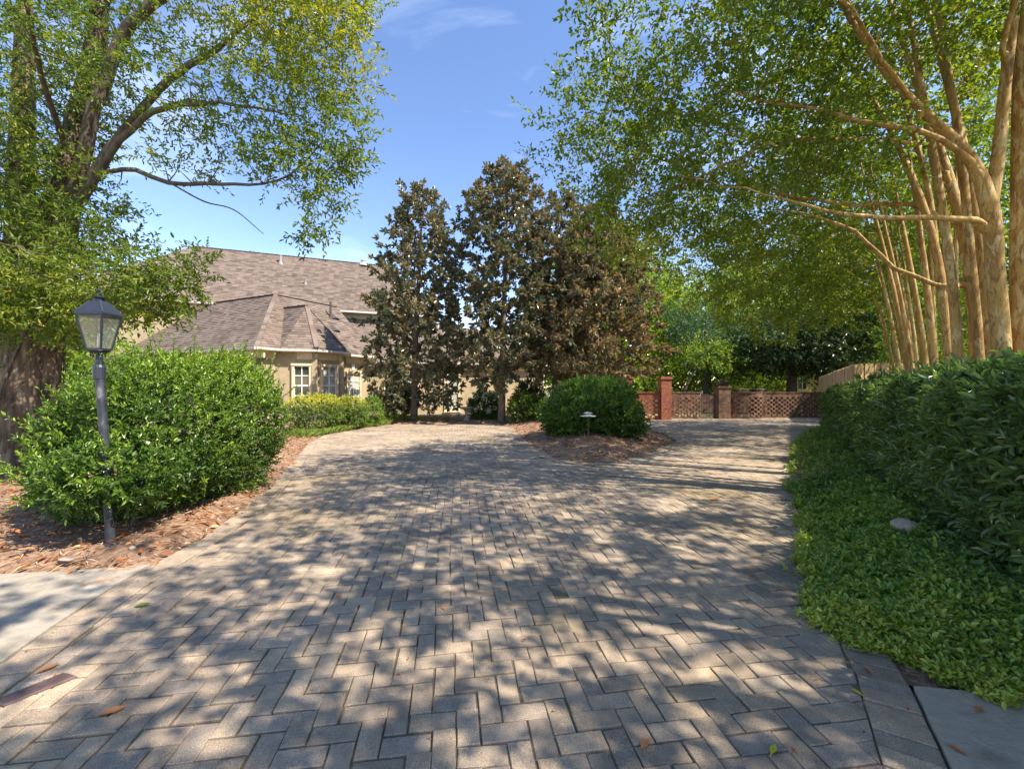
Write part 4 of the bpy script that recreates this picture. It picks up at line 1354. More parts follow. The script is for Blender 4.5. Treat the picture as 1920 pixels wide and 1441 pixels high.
LIMBS = [limb((-7.85, 7.4, 4.2, .17), (-7.35, 7.3, 5.1, .15), (-6.9, 7.2, 6.3, .14), (-6.3, 7.1, 7.3, .12), (-5.5, 7.0, 7.85, .10), (-4.6, 6.9, 8.4, .06), (-3.6, 6.8, 8.7, .02)),
         limb((-7.9, 7.4, 4.0, .13), (-6.55, 7.2, 5.75, .095), (-5.5, 7.0, 6.6, .075), (-4.5, 6.8, 7.0, .05), (-3.4, 6.6, 7.6, .02)),
         limb((-7.85, 7.4, 4.1, .11), (-6.6, 7.0, 5.25, .075), (-5.7, 6.8, 5.8, .06), (-4.5, 6.6, 5.9, .035), (-3.2, 6.5, 5.6, .012)),
         limb((-6.9, 7.15, 5.0, .05), (-6.2, 7.0, 4.95, .05), (-5.6, 6.9, 4.7, .045), (-4.7, 6.8, 4.6, .036), (-3.7, 6.6, 4.65, .022), (-2.95, 6.4, 5.15, .01)),
         limb((-7.1, 7.4, 8.0, .10), (-5.8, 7.0, 9.0, .07), (-4.2, 6.8, 9.4, .03)),
         limb((-8.85, 7.7, 4.5, .09), (-9.6, 7.4, 5.6, .06), (-10.6, 7.0, 6.2, .02)),
         limb((-7.6, 7.3, 5.4, .07), (-7.0, 6.4, 6.0, .05), (-6.2, 5.6, 6.2, .03), (-5.6, 5.0, 6.0, .012)),
         limb((-8.3, 7.4, 2.7, .045), (-7.4, 6.8, 2.9, .032), (-6.3, 6.4, 3.1, .024), (-5.3, 6.2, 3.08, .016), (-4.3, 6.1, 2.95, .006)),
         limb((-8.2, 7.3, 3.1, .05), (-7.6, 6.5, 3.4, .035), (-6.9, 5.9, 3.4, .022), (-6.3, 5.6, 3.2, .010)),
         limb((-8.6, 7.3, 2.9, .05), (-8.2, 6.3, 3.2, .035), (-7.6, 5.6, 3.1, .02), (-7.1, 5.2, 2.8, .010)),
         limb((-8.0, 7.5, 4.4, .06), (-8.3, 6.6, 5.2, .04), (-8.2, 5.8, 5.8, .02))]
for l in LIMBS:
    l[:, 3] *= .72
    l[1:, :3] += np.cumsum(rng.normal(0, .014, (len(l) - 1, 3)), 0)
    wood('limb', l, M['limb'], bt, 8, .1)
# a bare dead twig hanging from the low limb
DEAD = limb((-5.45, 6.85, 4.65, .014), (-4.9, 6.8, 4.35, .012), (-4.4, 6.75, 4.2, .009), (-3.9, 6.7, 3.8, .005), step=.1)
wood('dead_branch', DEAD, M['limb'], bt, 5, .1)
CL_ = [((-3.3, 6.5, 6.9), (1.0, 1.0, 1.2), 90), ((-3.3, 6.5, 5.6), (.75, .9, .7), 55), ((-3.3, 6.4, 4.75), (.75, .6, .4), 44), ((-2.9, 6.4, 4.1), (.35, .5, .6), 20),
       ((-4.7, 6.8, 7.3), (1.3, 1.1, .9), 105), ((-5.6, 6.9, 6.1), (1.2, 1.0, .55), 40), ((-4.6, 6.6, 5.7), (1.0, .9, .4), 30), ((-5.2, 6.8, 5.0), (.8, .8, .3), 14),
       ((-6.7, 7.0, 7.4), (1.2, 1.0, 1.0), 70), ((-7.9, 7.0, 6.6), (1.3, 1.2, 1.7), 120), ((-8.6, 6.8, 4.8), (1.1, 1.0, 1.3), 95), ((-7.3, 6.9, 4.6), (.9, .9, .9), 60),
       ((-9.9, 7.2, 6.0), (1.2, 1.0, 1.6), 60), ((-5.2, 6.9, 8.9), (2.2, 1.4, 1.0), 70), ((-7.6, 7.2, 9), (1.8, 1.4, 1.0), 60), ((-6.3, 5.7, 6.2), (.9, .9, .6), 34),
       ((-6.7, 6.3, 3.1), (1.35, .7, .42), 85), ((-7.5, 5.9, 2.95), (1.0, .6, .55), 70), ((-6.1, 6.2, 2.75), (.9, .5, .3), 44), ((-8.3, 6.3, 3.4), (.9, .7, .7), 70), ((-7.0, 6.2, 2.5), (.8, .5, .35), 50), ((-4.9, 6.1, 3.05), (.75, .4, .2), 36), ((-5.6, 6.2, 2.55), (.7, .5, .3), 32), ((-5.1, 6.1, 2.8), (.6, .4, .25), 30), ((-2.7, 6.3, 6.4), (.65, .8, 1.0), 62), ((-2.9, 6.4, 7.6), (.9, .9, .7), 70), ((-2.6, 6.3, 5.1), (.45, .5, .5), 30), ((-6.9, 6.6, 3.8), (1.0, .7, .4), 45)]
Cn = np.vstack([in_ell(n, c, r) for c, r, n in CL_])
gb = Geo()
O, D = grow([T1[T1[:, 2] > 2.2], T2[T2[:, 2] > 2.5]] + LIMBS, Cn, gb, rb=.013, rise=.1)
gb.obj('branches', M['limb'], bt, smooth=True, kind='stuff')
O2, D2 = fan(O, D, 4, .75, .14, .55, .07)
ge = Geo()
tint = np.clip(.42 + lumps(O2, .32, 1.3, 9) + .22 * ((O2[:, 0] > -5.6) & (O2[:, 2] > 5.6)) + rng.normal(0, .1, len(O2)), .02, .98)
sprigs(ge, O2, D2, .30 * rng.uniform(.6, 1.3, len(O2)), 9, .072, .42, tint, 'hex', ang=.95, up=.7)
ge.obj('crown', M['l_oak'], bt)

vine = thing('climbing_vine', (-8.5, 7.0, 0), 'leafy vine climbing the old double trunk', 'vine')
gv, gs_ = Geo(), Geo()
for Tk, zlo, n in ((T1, 2.1, 560), (T2, 1.6, 360)):
    pr = 1 + 2.0 * np.exp(-((Tk[:, 2] - 2.9) / 1.0) ** 2)
    okk = (Tk[:, 2] > zlo) & (Tk[:, 2] < 7.5)
    idx = rng.choice(np.where(okk)[0], n, p=(pr * okk)[okk] / (pr * okk).sum())
    a = rng.uniform(0, 6.28, n)
    nr = np.stack([np.cos(a), np.sin(a), np.zeros(n)], 1)
    Pv = Tk[idx, :3] + nr * (Tk[idx, 3:4] + rng.uniform(0, .12, (n, 1))) + rng.normal(0, .06, (n, 3))
    Dv = unit(nr + rng.normal(0, .5, (n, 3)) + A(0, 0, -.2))
    Lv = .22 + .25 * rng.uniform(0, 1, n) ** 2
    sprigs(gv, Pv, Dv, Lv, 10, .075, .5, np.clip(.5 + rng.normal(0, .2, n), .05, .95), 'hex', ang=1.1, up=.6)
    for q in range(0, n, 3):
        gs_.tube(np.array([Pv[q] - nr[q] * .08, Pv[q] + Dv[q] * Lv[q] * .5, Pv[q] + Dv[q] * Lv[q]]), [.006, .005, .003], 4)
gv.obj('foliage', M['l_vine'], vine)
for s0 in (0, 2.1, 4.0):
    zz_ = np.linspace(.2, 6.5, 40)
    pos = np.stack([np.interp(zz_, T1[:, 2], T1[:, i]) for i in range(4)], 1)
    aa = s0 + zz_ * .5
    gs_.tube(pos[:, :3] + np.stack([np.cos(aa), np.sin(aa), 0 * aa], 1) * (pos[:, 3:4] + .02), .018, 6)
gs_.obj('stems', M['limb'], vine, kind='stuff')

# ------------------------------------------------------------------ magnolias in front of the house
MAG = 'magnolias in front of the house'


def magnolia(label, base, H, prof, n, lean=(0, 0), bare=.9, brown=.6, hs=6, rust=0.0):
    bz = float(g(base[1]))
    t = thing('magnolia_tree', (base[0], base[1], bz), label, 'tree', MAG)
    tr = limb((base[0], base[1], bz - .1, .17), (base[0] + .05, base[1], bz + H * .3, .13), (base[0] + lean[0] * .6, base[1] + lean[1] * .6, bz + H * .65, .08), (base[0] + lean[0], base[1] + lean[1], bz + H * .97, .02))
    wood('trunk', tr, M['mag_bark'], t, 10, .08)
    zz = rng.uniform(0, 1, n * 2) ** .9
    Rz = np.interp(zz, [p for p, _ in prof], [r for _, r in prof])
    keep = rng.uniform(0, 1, len(zz)) < .25 + .75 * Rz / Rz.max()
    zz, Rz = zz[keep][:n], Rz[keep][:n]
    a = rng.uniform(0, 6.28, len(zz))
    # boughs come in whorls, so the outline is lumpy
    lump = .80 + .22 * np.sin(a * 3 + zz * 23) * np.sin(zz * 31 + a) + rng.normal(0, .07, len(zz))
    rr = Rz * lump * np.sqrt(rng.uniform(.12, 1, len(zz)))
    cxy = np.stack([np.interp(bz + bare + zz * (H - bare), tr[:, 2], tr[:, i]) for i in (0, 1)], 1)
    Cn = np.c_[cxy + np.stack([np.cos(a), np.sin(a)], 1) * rr[:, None], bz + bare + zz * (H - bare)]
    Cn = holes(Cn, hs, .75, Cn.min(0), Cn.max(0))
    gb = Geo()
    O, D = grow([tr], Cn, gb, rb=.014, pull=-.3, rise=-.12, sides=4)
    gb.obj('branches', M['mag_bark'], t, smooth=True, kind='stuff')
    O2, D2 = fan(O, D, 2, .5, -.12, .6, .12)
    ge = Geo()
    tint = np.clip(.45 + rust + rng.normal(0, .2, len(O2)), .02, .95)
    sprigs(ge, O2, D2, .2, 9, .195, .38, tint, 'hex', ang=1.1, up=.1, tj=.25, start=.3, two=brown)
    ge.obj('crown', M['l_mag'], t)
    return t


magnolia('magnolia standing alone nearest the house bay, bronze and dark green leaves', (-4.5, 19.6), 10.7, [(0, 2.1), (.12, 2.6), (.3, 2.9), (.5, 2.7), (.7, 2.1), (.85, 1.5), (.95, 1.0), (1, .45)], 620, (.4, 0), .5, .30)
magnolia('tallest magnolia, second from the house bay', (-.45, 18.6), 11.2, [(0, 1.3), (.15, 2.4), (.35, 2.5), (.6, 2.6), (.8, 2.3), (.92, 1.7), (1, .5)], 680, (.3, 0), 1.5, .30)
magnolia('magnolia third from the house bay, behind the round island shrub', (2.0, 19.8), 10.4, [(0, 1.6), (.2, 2.2), (.5, 2.4), (.8, 2.0), (.95, 1.2), (1, .4)], 480, (.3, 0), 2.0, .40)
magnolia('widest magnolia with rusty orange lower leaves, beside the red brick pier', (3.6, 18.6), 9.4, [(0, 2.4), (.15, 3.3), (.35, 3.2), (.6, 2.6), (.8, 1.9), (1, .5)], 680, (.2, 0), 1.9, .62, rust=.12)


# ------------------------------------------------------------------ trees behind
def far_tree(name, label, base, H, ells, mat, n, leaf, trunk_r=.2, k=3, nl=8, wr=.5, up=.6, bark='limb', lean=(0, 0)):
    bz = float(g(base[1])) - .1
    t = thing(name, (base[0], base[1], bz), label, 'tree', 'trees beyond the garden')
    tr = limb((*base, bz, trunk_r), (base[0] + lean[0] * .3, base[1], bz + H * .35, trunk_r * .8), (base[0] + lean[0], base[1] + lean[1], bz + H * .85, trunk_r * .3), step=.6)
    wood('trunk', tr, M[bark], t, 8, .08)
    W = [(A(base[0], base[1], bz) + np.array(c), np.array(r)) for c, r in ells]
    vol = np.array([np.prod(r) for _, r in W]) ** .7
    Cn = np.vstack([in_ell(int(n * v / vol.sum()), c, r) for v, (c, r) in zip(vol, W)])
    Cn = holes(Cn, 8, .8, Cn.min(0), Cn.max(0))
    gb = Geo()
    O, D = grow([tr], Cn, gb, rb=.02, sides=4)
    gb.obj('branches', M[bark], t, kind='stuff')
    O2, D2 = fan(O, D, k, .9, .2, .6, .3)
    ge = Geo()
    sprigs(ge, O2, D2, leaf * 4, nl, leaf, wr, np.clip(.45 + lumps(O2, .3, .8, 3) + rng.normal(0, .12, len(O2)), .02, .95), 'rho', ang=1.0, up=up)
    ge.obj('crown', M[mat], t)
    return t


far_tree('oak_tree', 'dark broad tree with a straight trunk behind the long pierced wall', (20, 30.5), 8.5, [((-.8, 0, 5.0), (3.6, 3, 2.2)), ((1.5, 0, 5.2), (3.4, 3, 2.4))], 'l_dark', 700, .22, .36)
far_tree('oak_tree', 'dark glossy tree close behind the board fence corner', (21.5, 29), 8, [((.6, 0, 4.6), (3.2, 2.6, 2.4))], 'l_dark', 320, .22, .25)
far_tree('cedar_tree', 'blue green feathery tree behind the iron gate', (15.0, 33), 9, [((0, 0, 5.6), (3.0, 3, 2.6)), ((1.6, 0, 4.2), (2.6, 2.4, 1.6)), ((-2.2, 0, 7.0), (1.8, 2, 1.6))], 'l_blue', 520, .20, .22, wr=.3)
far_tree('cedar_tree', 'taller blue green tree right of the magnolias', (13.6, 38), 12, [((0, 0, 7.6), (2.4, 2.4, 3.0))], 'l_blue', 320, .22, .2, wr=.3)
far_tree('leaning_tree', 'slim leaning tree behind the weathered gate pier', (11.6, 30), 6, [((2.4, 0, 4.0), (2.2, 1.6, 1.0))], 'l_bright', 120, .2, .10, lean=(2.6, 0))
BR = [((8.2, 34), 'yellow green tree in the gap right of the magnolias'), ((10.5, 37), 'mid green tree behind the tall brick pier'), ((13, 44), 'pale green tree far behind the gate'), ((18.5, 40), 'sunlit green tree behind the curved wall'),
      ((24, 42), 'bright green tree in front of the yellow house'), ((34, 38), 'light green tree beside the yellow house'), ((27, 30), 'light leafed tree with pale trunks behind the board fence'), ((23, 22), 'leafy tree standing over the fence beside the crepe trunks'),
      ((18.5, 13.5), 'green tree filling the gaps between the crepe trunks'), ((15.5, 8.5), 'green tree behind the nearest crepe trunks'), ((5.8, 40), 'tall tree behind the widest magnolia'), ((32, 50), 'far tree behind the yellow roof')]
for i, (b, lab) in enumerate(BR):
    h = rng.uniform(12, 16)
    w = rng.uniform(4.2, 5.6)
    far_tree('broadleaf_tree', lab, b, h, [((0, 0, h * .30), (w * .8, w * .8, h * .26)), ((rng.uniform(-1, 1), 0, h * .62), (w, w, h * .34))], ('l_bright', 'l_bright', 'l_oak')[i % 3], 560, .26 if b[1] > 25 else .16, .22)
for b, h, w, mat, lab in (((-27, 25), 9, 4, 'l_bright', 'yellow green tree glimpsed between the old trunk and the lamp'), ((-36, 30), 12, 5, 'l_oak', 'green tree behind the old trunk at the frame edge'), ((-19, 17.5), 5, 2.2, 'l_bright', 'small light green tree beside the house behind the lamp'), ((-30, 47), 17, 5, 'l_dark', 'dark tree top peeping over the main roof ridge')):
    far_tree('broadleaf_tree', lab, b, h, [((0, 0, h * .35), (w * .9, w * .9, h * .3)), ((0, 0, h * .65), (w, w, h * .33))], mat, 340, .22, .2)
# the wood that closes the view
ge = Geo()
n = 5200
Pw = np.c_[rng.uniform(-70, 90, n), rng.uniform(56, 68, n), rng.uniform(-1, 12, n) * 1.0]
Pw = Pw[(Pw[:, 2] < 9 + 3 * np.sin(Pw[:, 0] * .21) + 1.5 * np.sin(Pw[:, 0] * .63))]
sprigs(ge, Pw, rng.normal(size=Pw.shape) + Z * .3, 1.2, 8, .75, .55, np.clip(.4 + lumps(Pw, .3, .3, 2), .05, .9), 'rho')
ge.obj('treeline', M['l_oak'], kind='stuff', label='distant belt of green trees closing the view', category='treeline')
# ------------------------------------------------------------------ shrubs, hedge, ground cover
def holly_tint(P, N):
    new = np.clip((P[:, 2] - 1.15) / .7, 0, 1) * .35 + .15 * (N[:, 0] > .1) * (N[:, 2] > .1)  # lighter towards the top and on the upper right side
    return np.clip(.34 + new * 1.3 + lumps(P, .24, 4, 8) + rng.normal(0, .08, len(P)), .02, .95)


HOLLY = [((0, 0, .82), (.92, .78, .90)), ((.30, .95, .86), (.55, .92, .92)), ((-.5, .2, .6), (.46, .66, .68)), ((-.05, .8, 1.03), (.78, .78, .76)), ((.36, -.72, .60), (.60, .60, .36)), ((-.2, -.40, .5), (.46, .42, .46))]
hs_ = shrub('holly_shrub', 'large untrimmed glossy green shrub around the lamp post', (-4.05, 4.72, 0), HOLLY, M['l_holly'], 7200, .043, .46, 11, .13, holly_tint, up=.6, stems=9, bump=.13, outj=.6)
ge, gs_ = Geo(), Geo()
base = A(-4.05, 4.72, 0)
Ps, Ns = shell([(base + np.array(c), np.array(r)) for c, r in HOLLY], 560, .98, 1.0, .4)
Ls = .14 + .34 * rng.uniform(0, 1, len(Ps)) ** 2.5
Ds = unit(Ns * .8 + Z * .9 + rng.normal(0, .25, Ps.shape))
sprigs(ge, Ps, Ds, Ls, 18, .044, .42, np.clip(.80 + rng.normal(0, .1, len(Ps)), .5, .98), 'hex', ang=.8, up=.6)
for q in range(len(Ps)):
    gs_.tube(np.array([Ps[q], Ps[q] + Ds[q] * Ls[q] * .5, Ps[q] + Ds[q] * Ls[q]]), [.004, .003, .002], 4)
ge.obj('new_shoots', M['l_holly'], hs_, label='bright light green new shoots on the shrub')
gs_.obj('shoot_stems', M['l_holly'], hs_, kind='stuff')

# clipped long hedge on the right
hf = spline(np.array([(2.75, .8, 0), (3.05, 2.2, 0), (4.15, 4.2, 0), (5.55, 6.4, 0), (7.5, 9.3, 0), (9.9, 13.0, 0), (12.2, 16.6, 0)]), .1)[:, :2]
seg = np.linalg.norm(np.diff(hf, axis=0), axis=1); hc = np.concatenate([[0], np.cumsum(seg)])
dirs = unit(np.gradient(hf, axis=0)); outn = np.stack([-dirs[:, 1], dirs[:, 0]], 1)
hedge = thing('hedge', (6, 8, g(8)), 'long dark glossy green hedge with small yellow berries', 'hedge')


def hedge_pts(n, lo, hi, bias=.75):
    f = rng.uniform(0, 1, n) ** (1 / bias)
    s = f * hc[-1]
    x, y = np.interp(s, hc, hf[:, 0]), np.interp(s, hc, hf[:, 1])
    ox, oy = np.interp(s, hc, outn[:, 0]), np.interp(s, hc, outn[:, 1])
    a = rng.uniform(-.55, 2.2, n)                       # round the section: front face, shoulder, top, back
    W_, H_ = .62, .80
    ex = .55
    cx_, cz_ = np.sign(np.cos(a)) * np.abs(np.cos(a)) ** ex, np.sign(np.sin(a)) * np.abs(np.sin(a)) ** ex
    r = rng.uniform(lo, hi, n)
    Hh = np.interp(y, [3, 9], [1.46, 1.36]) + .05 * np.sin(s * 1.7) + .04 * np.sin(s * 4.1)
    off = -W_ + cx_ * r * W_
    zc = g(y)
    z = zc + Hh * .5 + cz_ * r * Hh * .5
    low = a < .15
    z = np.where(low, zc + rng.uniform(.05, 1.1, n), z)
    P = np.stack([x + ox * off, y + oy * off, z], 1)
    N = unit(np.stack([ox * cx_, oy * cx_, cz_], 1))
    return P, N, y


ge = Geo()
P, N, yy = hedge_pts(12500, .82, 1.06, .62)
P = P + N * (lumps(P, .15, 3.2, 6) + lumps(P, .05, 9, 7) + rng.exponential(.035, len(P)))[:, None]
D = unit(N + Z * .35 + rng.normal(0, .5, P.shape))
sz = np.clip(.080 + .003 * (yy - 3), .076, .11)
sprigs(ge, P - D * .06, D, .16, 8, sz, .40, np.clip(.36 + lumps(P, .22, 2.6, 12) + rng.normal(0, .1, len(P)), .02, .9), 'hex', ang=.95, up=.5)
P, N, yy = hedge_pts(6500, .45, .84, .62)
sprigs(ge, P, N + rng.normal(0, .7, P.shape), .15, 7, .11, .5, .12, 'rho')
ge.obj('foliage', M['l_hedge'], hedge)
ge = Geo()
P, N, yy = hedge_pts(110, 1.0, 1.07, .45)
for q in range(len(P)):
    for _ in range(6):
        c = P[q] + rng.normal(0, .018, 3) + N[q] * .03
        r_ = .0055
        ge.add(c + r_ * np.array([(1, 0, 0), (-1, 0, 0), (0, 1, 0), (0, -1, 0), (0, 0, 1), (0, 0, -1.)]), [[0, 2, 4], [2, 1, 4], [1, 3, 4], [3, 0, 4], [2, 0, 5], [1, 2, 5], [3, 1, 5], [0, 3, 5]], rng.uniform())
ge.obj('berries', M['berry'], hedge, kind='stuff')
gb = Geo()
for s in np.arange(.3, hc[-1], .45):
    x, y = np.interp(s, hc, hf[:, 0]), np.interp(s, hc, hf[:, 1]); ox, oy = np.interp(s, hc, outn[:, 0]), np.interp(s, hc, outn[:, 1])
    b0 = A(x - ox * .6, y - oy * .6, g(y) - .08)
    for q in range(3):
        gb.tube(np.array([b0, b0 + A(rng.normal(0, .12), rng.normal(0, .12), .5), b0 + A(rng.normal(0, .3), rng.normal(0, .3), 1.2)]), [.018, .014, .008], 5)
gb.obj('stems', M['limb'], hedge, kind='stuff')

# ground cover between the drive and the hedge
edge = np.array([(13.0, 17.6), (9.0, 13.3), (6.08, 9.26), (5.0, 7.7), (4.19, 6.44), (3.35, 5.0), (2.85, 4.1), (2.44, 3.49), (2.16, 3.03), (1.80, 2.6), (1.86, 2.30), (2.05, 2.12), (2.4, 1.98), (3.0, 1.85)])
GCP = np.vstack([edge, hf[::-1][(hf[::-1][:, 1] > 1.9) & False], [(3.4, 1.9)], [(p[0] + .5, p[1]) for p in hf if p[1] > 2.0]])
gci = bed('ground_cover_bed', GCP, .26, 1.1, .09, .04, -.03, 21)
litter(gci, 900, 1700, 'ground_cover_bed', .1, .06, .16)
_, gp, gz = gci
n = 24000
lo, hi = gp.min(0) - .1, gp.max(0) + .1
Q = np.vstack([rng.uniform(lo, hi, (60000, 2)), rng.uniform((1.5, 1.8), (5, 6), (60000, 2)), rng.uniform((1.5, 1.8), (3.4, 3.6), (40000, 2))])
d, _ = signed(Q, gp)
dl = d + lumps(np.c_[Q, np.zeros(len(Q))], .13, 6, 33) + lumps(np.c_[Q, np.zeros(len(Q))], .07, 22, 34) + rng.exponential(.02, len(Q))
Q = Q[(dl > .0)]; d = d[dl > .0]
pk = rng.permutation(len(Q))[:19000]
Q, d = Q[pk], d[pk]
zz = np.maximum(gz(Q), g(Q[:, 1])) + rng.uniform(.0, .055, len(Q)) + .03 * np.clip(d, 0, 1)
P = np.c_[Q, zz]
D = unit(rng.normal(0, .45, P.shape) + Z * .9 + A(-.2, -.15, 0))
ge = Geo()
sz = np.clip(.041 + .0034 * (Q[:, 1] - 2.5), .038, .075) * np.clip(.72 + d * .45, .7, 1.15)
tint = np.clip(.38 + .34 * np.exp(-d * 3.5) + .12 * (Q[:, 1] < 2.9) + lumps(P, .34, 2.3, 14) + rng.normal(0, .16, len(Q)), .02, .97)
sprigs(ge, P - D * .03, D, .06, 7, sz, .62, tint, 'hex', ang=1.4, up=1.2)
ge.obj('ground_cover', M['l_cover'], kind='stuff', label='low glossy jasmine ground cover spilling onto the drive edge', category='ground cover')

# round shrub on the island, its neighbours and the planting at the house
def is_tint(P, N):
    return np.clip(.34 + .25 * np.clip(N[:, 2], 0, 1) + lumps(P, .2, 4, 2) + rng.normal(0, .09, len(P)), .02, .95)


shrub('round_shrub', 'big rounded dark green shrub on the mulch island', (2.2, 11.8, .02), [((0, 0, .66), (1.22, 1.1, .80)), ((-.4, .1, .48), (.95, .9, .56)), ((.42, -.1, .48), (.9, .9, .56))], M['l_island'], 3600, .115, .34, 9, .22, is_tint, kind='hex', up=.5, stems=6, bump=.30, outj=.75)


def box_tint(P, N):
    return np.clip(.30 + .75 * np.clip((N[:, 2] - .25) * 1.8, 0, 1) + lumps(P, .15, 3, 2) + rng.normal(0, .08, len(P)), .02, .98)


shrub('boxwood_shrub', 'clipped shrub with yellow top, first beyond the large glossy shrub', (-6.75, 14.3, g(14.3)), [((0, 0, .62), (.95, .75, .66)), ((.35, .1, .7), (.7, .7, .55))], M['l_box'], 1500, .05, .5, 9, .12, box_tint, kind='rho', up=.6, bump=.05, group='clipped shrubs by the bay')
shrub('boxwood_shrub', 'green clipped shrub under the bay windows, second in line', (-6.0, 15.6, g(15.6)), [((0, 0, .58), (.75, .75, .60))], M['l_box'], 900, .055, .5, 9, .12, lambda P, N: box_tint(P, N) * .8, kind='rho', up=.6, bump=.06, group='clipped shrubs by the bay')
shrub('boxwood_shrub', 'small upright light green shrub at the end of the clipped ones', (-5.55, 16.9, g(16.9)), [((0, 0, .55), (.42, .42, .62))], M['l_fern'], 420, .06, .45, 9, .14, kind='rho', up=1, bump=.03, group='clipped shrubs by the bay')
shrub('hydrangea', 'leafy bush dotted with white blossoms beside the bird bath', (-1.35, 20.7, g(20.7)), [((0, 0, .6), (.75, .7, .75))], M['l_island'], 420, .12, .5, 8, .2, kind='rho', up=.7)
ge = Geo()
P, N = shell([(A(-1.35, 20.7, float(g(20.7)) + .6), A(.78, .72, .78))], 60, .98, 1.05, .1)
for q in range(len(P)):
    dd = unit(rng.normal(size=(14, 3)) + N[q] * .6)
    leaves(ge, P[q] + dd * .06, dd, N[q] + rng.normal(0, .3, (14, 3)), .07, .9, rng.uniform(0, 1, 14), 'rho')
ge.obj('blossoms', M['flower'], bpy.data.objects['hydrangea'])
shrub('green_shrub', 'soft green shrub between the second magnolia and the round shrub', (.55, 18.2, g(18.2) + .1), [((0, 0, .55), (.8, .7, .65)), ((.6, .3, .5), (.6, .5, .5))], M['l_oak'], 520, .11, .4, 8, .2, kind='rho', up=.7)
shrub('green_shrub', 'small shrub with pale flowers right of the second magnolia', (1.5, 17.0, g(17) + .2), [((0, 0, .4), (.55, .5, .45))], M['l_fern'], 260, .09, .4, 8, .16, kind='rho', up=.7)
FERN = [(-5.1, 18.6, 'first fern from the clipped shrubs in the bed at the house'), (-4.7, 19.1, 'fern left of the lone magnolia trunk, second from the shrubs'), (-4.0, 18.9, 'fern at the foot of the lone magnolia trunk'), (-3.45, 19.0, 'bright fern right of the lone magnolia trunk'), (-2.9, 19.1, 'bright fern nearest the garden door'), (-5.45, 18.0, 'low leafy plant at the drive corner by the clipped shrubs')]
for x, y, lab in FERN:
    t = thing('fern', (x, y, g(y)), lab, 'fern', 'ferns in the house bed')
    ge = Geo()
    for q in range(16):
        a = q * 2.4 + rng.uniform(-.3, .3)
        Lr = rng.uniform(.45, .8)
        s_ = np.linspace(.1, 1, 11)
        el = rng.uniform(.5, 1.1)
        rad_ = s_ * Lr * math.cos(el); zz_ = s_ * Lr * math.sin(el) - .35 * s_ ** 2 * Lr
        pth = np.stack([x + rad_ * math.cos(a), y + rad_ * math.sin(a), float(g(y)) + .08 + zz_], 1)
        tn = unit(np.gradient(pth, axis=0)); sd_ = unit(np.cross(tn, Z))
        for sg in (-1, 1):
            leaves(ge, pth, tn * .5 + sd_ * sg, np.tile(Z, (11, 1)), .13 * (1.15 - s_), .32, np.clip(.55 + rng.normal(0, .2, 11), 0, 1), 'rho')
    ge.obj('fronds', M['l_fern'], t)
for x, y, lab in ((-5.6, 20.6, 'leafy shrub against the house wall left of the lone magnolia'), (.9, 21.8, 'reddish green shrub behind the second and third magnolia')):
    shrub('wall_shrub', lab, (x, y, g(y)), [((0, 0, 1.0), (.8, .7, 1.05))], M['l_oak'] if x < 0 else M['l_dark'], 420, .13, .42, 8, .22, kind='rho', up=.7)
# liriope strip along the left drive edge
ge = Geo()
strip = np.array([(-6.05, 12.2), (-6.0, 13.4), (-5.65, 16.4), (-5.2, 17.9), (-5.6, 17.6), (-6.3, 15.2), (-6.9, 13.2)])
Q = scatter(strip if (strip[:, 0] * np.roll(strip[:, 1], -1) - np.roll(strip[:, 0], -1) * strip[:, 1]).sum() > 0 else strip[::-1], 6500, .12)
a = rng.uniform(0, 6.28, len(Q))
D = np.stack([np.cos(a) * .7, np.sin(a) * .7, rng.uniform(.4, 1.2, len(Q))], 1)
leaves(ge, np.c_[Q, g(Q[:, 1])], D, -D * A(1, 1, 0) + Z, rng.uniform(.15, .32, len(Q)), .09, np.clip(rng.normal(.5, .22, len(Q)), 0, 1), 'blade')
ge.obj('liriope_grass', M['grass'], kind='stuff', label='strip of grassy border plants along the drive edge', category='grass')
# weeds on the open ground far left
ge = Geo()
Q = np.c_[rng.uniform(-16, -6.5, 5000), rng.uniform(6.5, 15, 5000)]
a = rng.uniform(0, 6.28, len(Q))
D = np.stack([np.cos(a) * .8, np.sin(a) * .8, rng.uniform(.3, 1.2, len(Q))], 1)
leaves(ge, np.c_[Q, g(Q[:, 1]) - .09], D, -D * A(1, 1, 0) + Z, rng.uniform(.06, .2, len(Q)), .2, np.clip(rng.normal(.45, .22, len(Q)), 0, 1), 'blade')
ge.obj('lawn_grass', M['grass'], kind='stuff', label='thin grass on the open ground beside the old trunk', category='grass')

# ------------------------------------------------------------------ lamp post
LB = A(-3.47, 3.70, .02); LT = A(-3.60, 3.72, 1.63)
lp = thing('lamp_post', tuple(LB), 'dark four-sided lantern on a leaning painted post in the shrub', 'street lamp')
ge = Geo()
pp = np.linspace(0, 1, 12)[:, None]
ge.tube(LB + A(0, 0, -.1) + (LT - LB + A(0, 0, .1)) * pp, np.interp(pp[:, 0], [0, .1, 1], [.040, .034, .032]), 18, rough=.02)
ge.lathe(LB, [(.075, -.02), (.075, .012), (.055, .02), (.046, .05), (.041, .055)], 18)
ge.obj('post', M['post'], lp, smooth=True)
ge = Geo()
ge.lathe(LT + A(0, 0, -.13), [(.034, -.02), (.044, -.01), (.045, .09), (.038, .11), (.027, .115), (.025, .19), (.022, .20)], 16)
ge.obj('collar', M['black'], lp)
rot = math.atan2(-3.72, 3.51) + R(8)                    # a corner turned a little right of the viewer
cnr = lambda hw, z: [A(LT[0] + hw * math.sqrt(2) * math.cos(rot + q * math.pi / 2), LT[1] + hw * math.sqrt(2) * math.sin(rot + q * math.pi / 2), z) for q in range(4)]
zb, zt = 1.745, 2.035
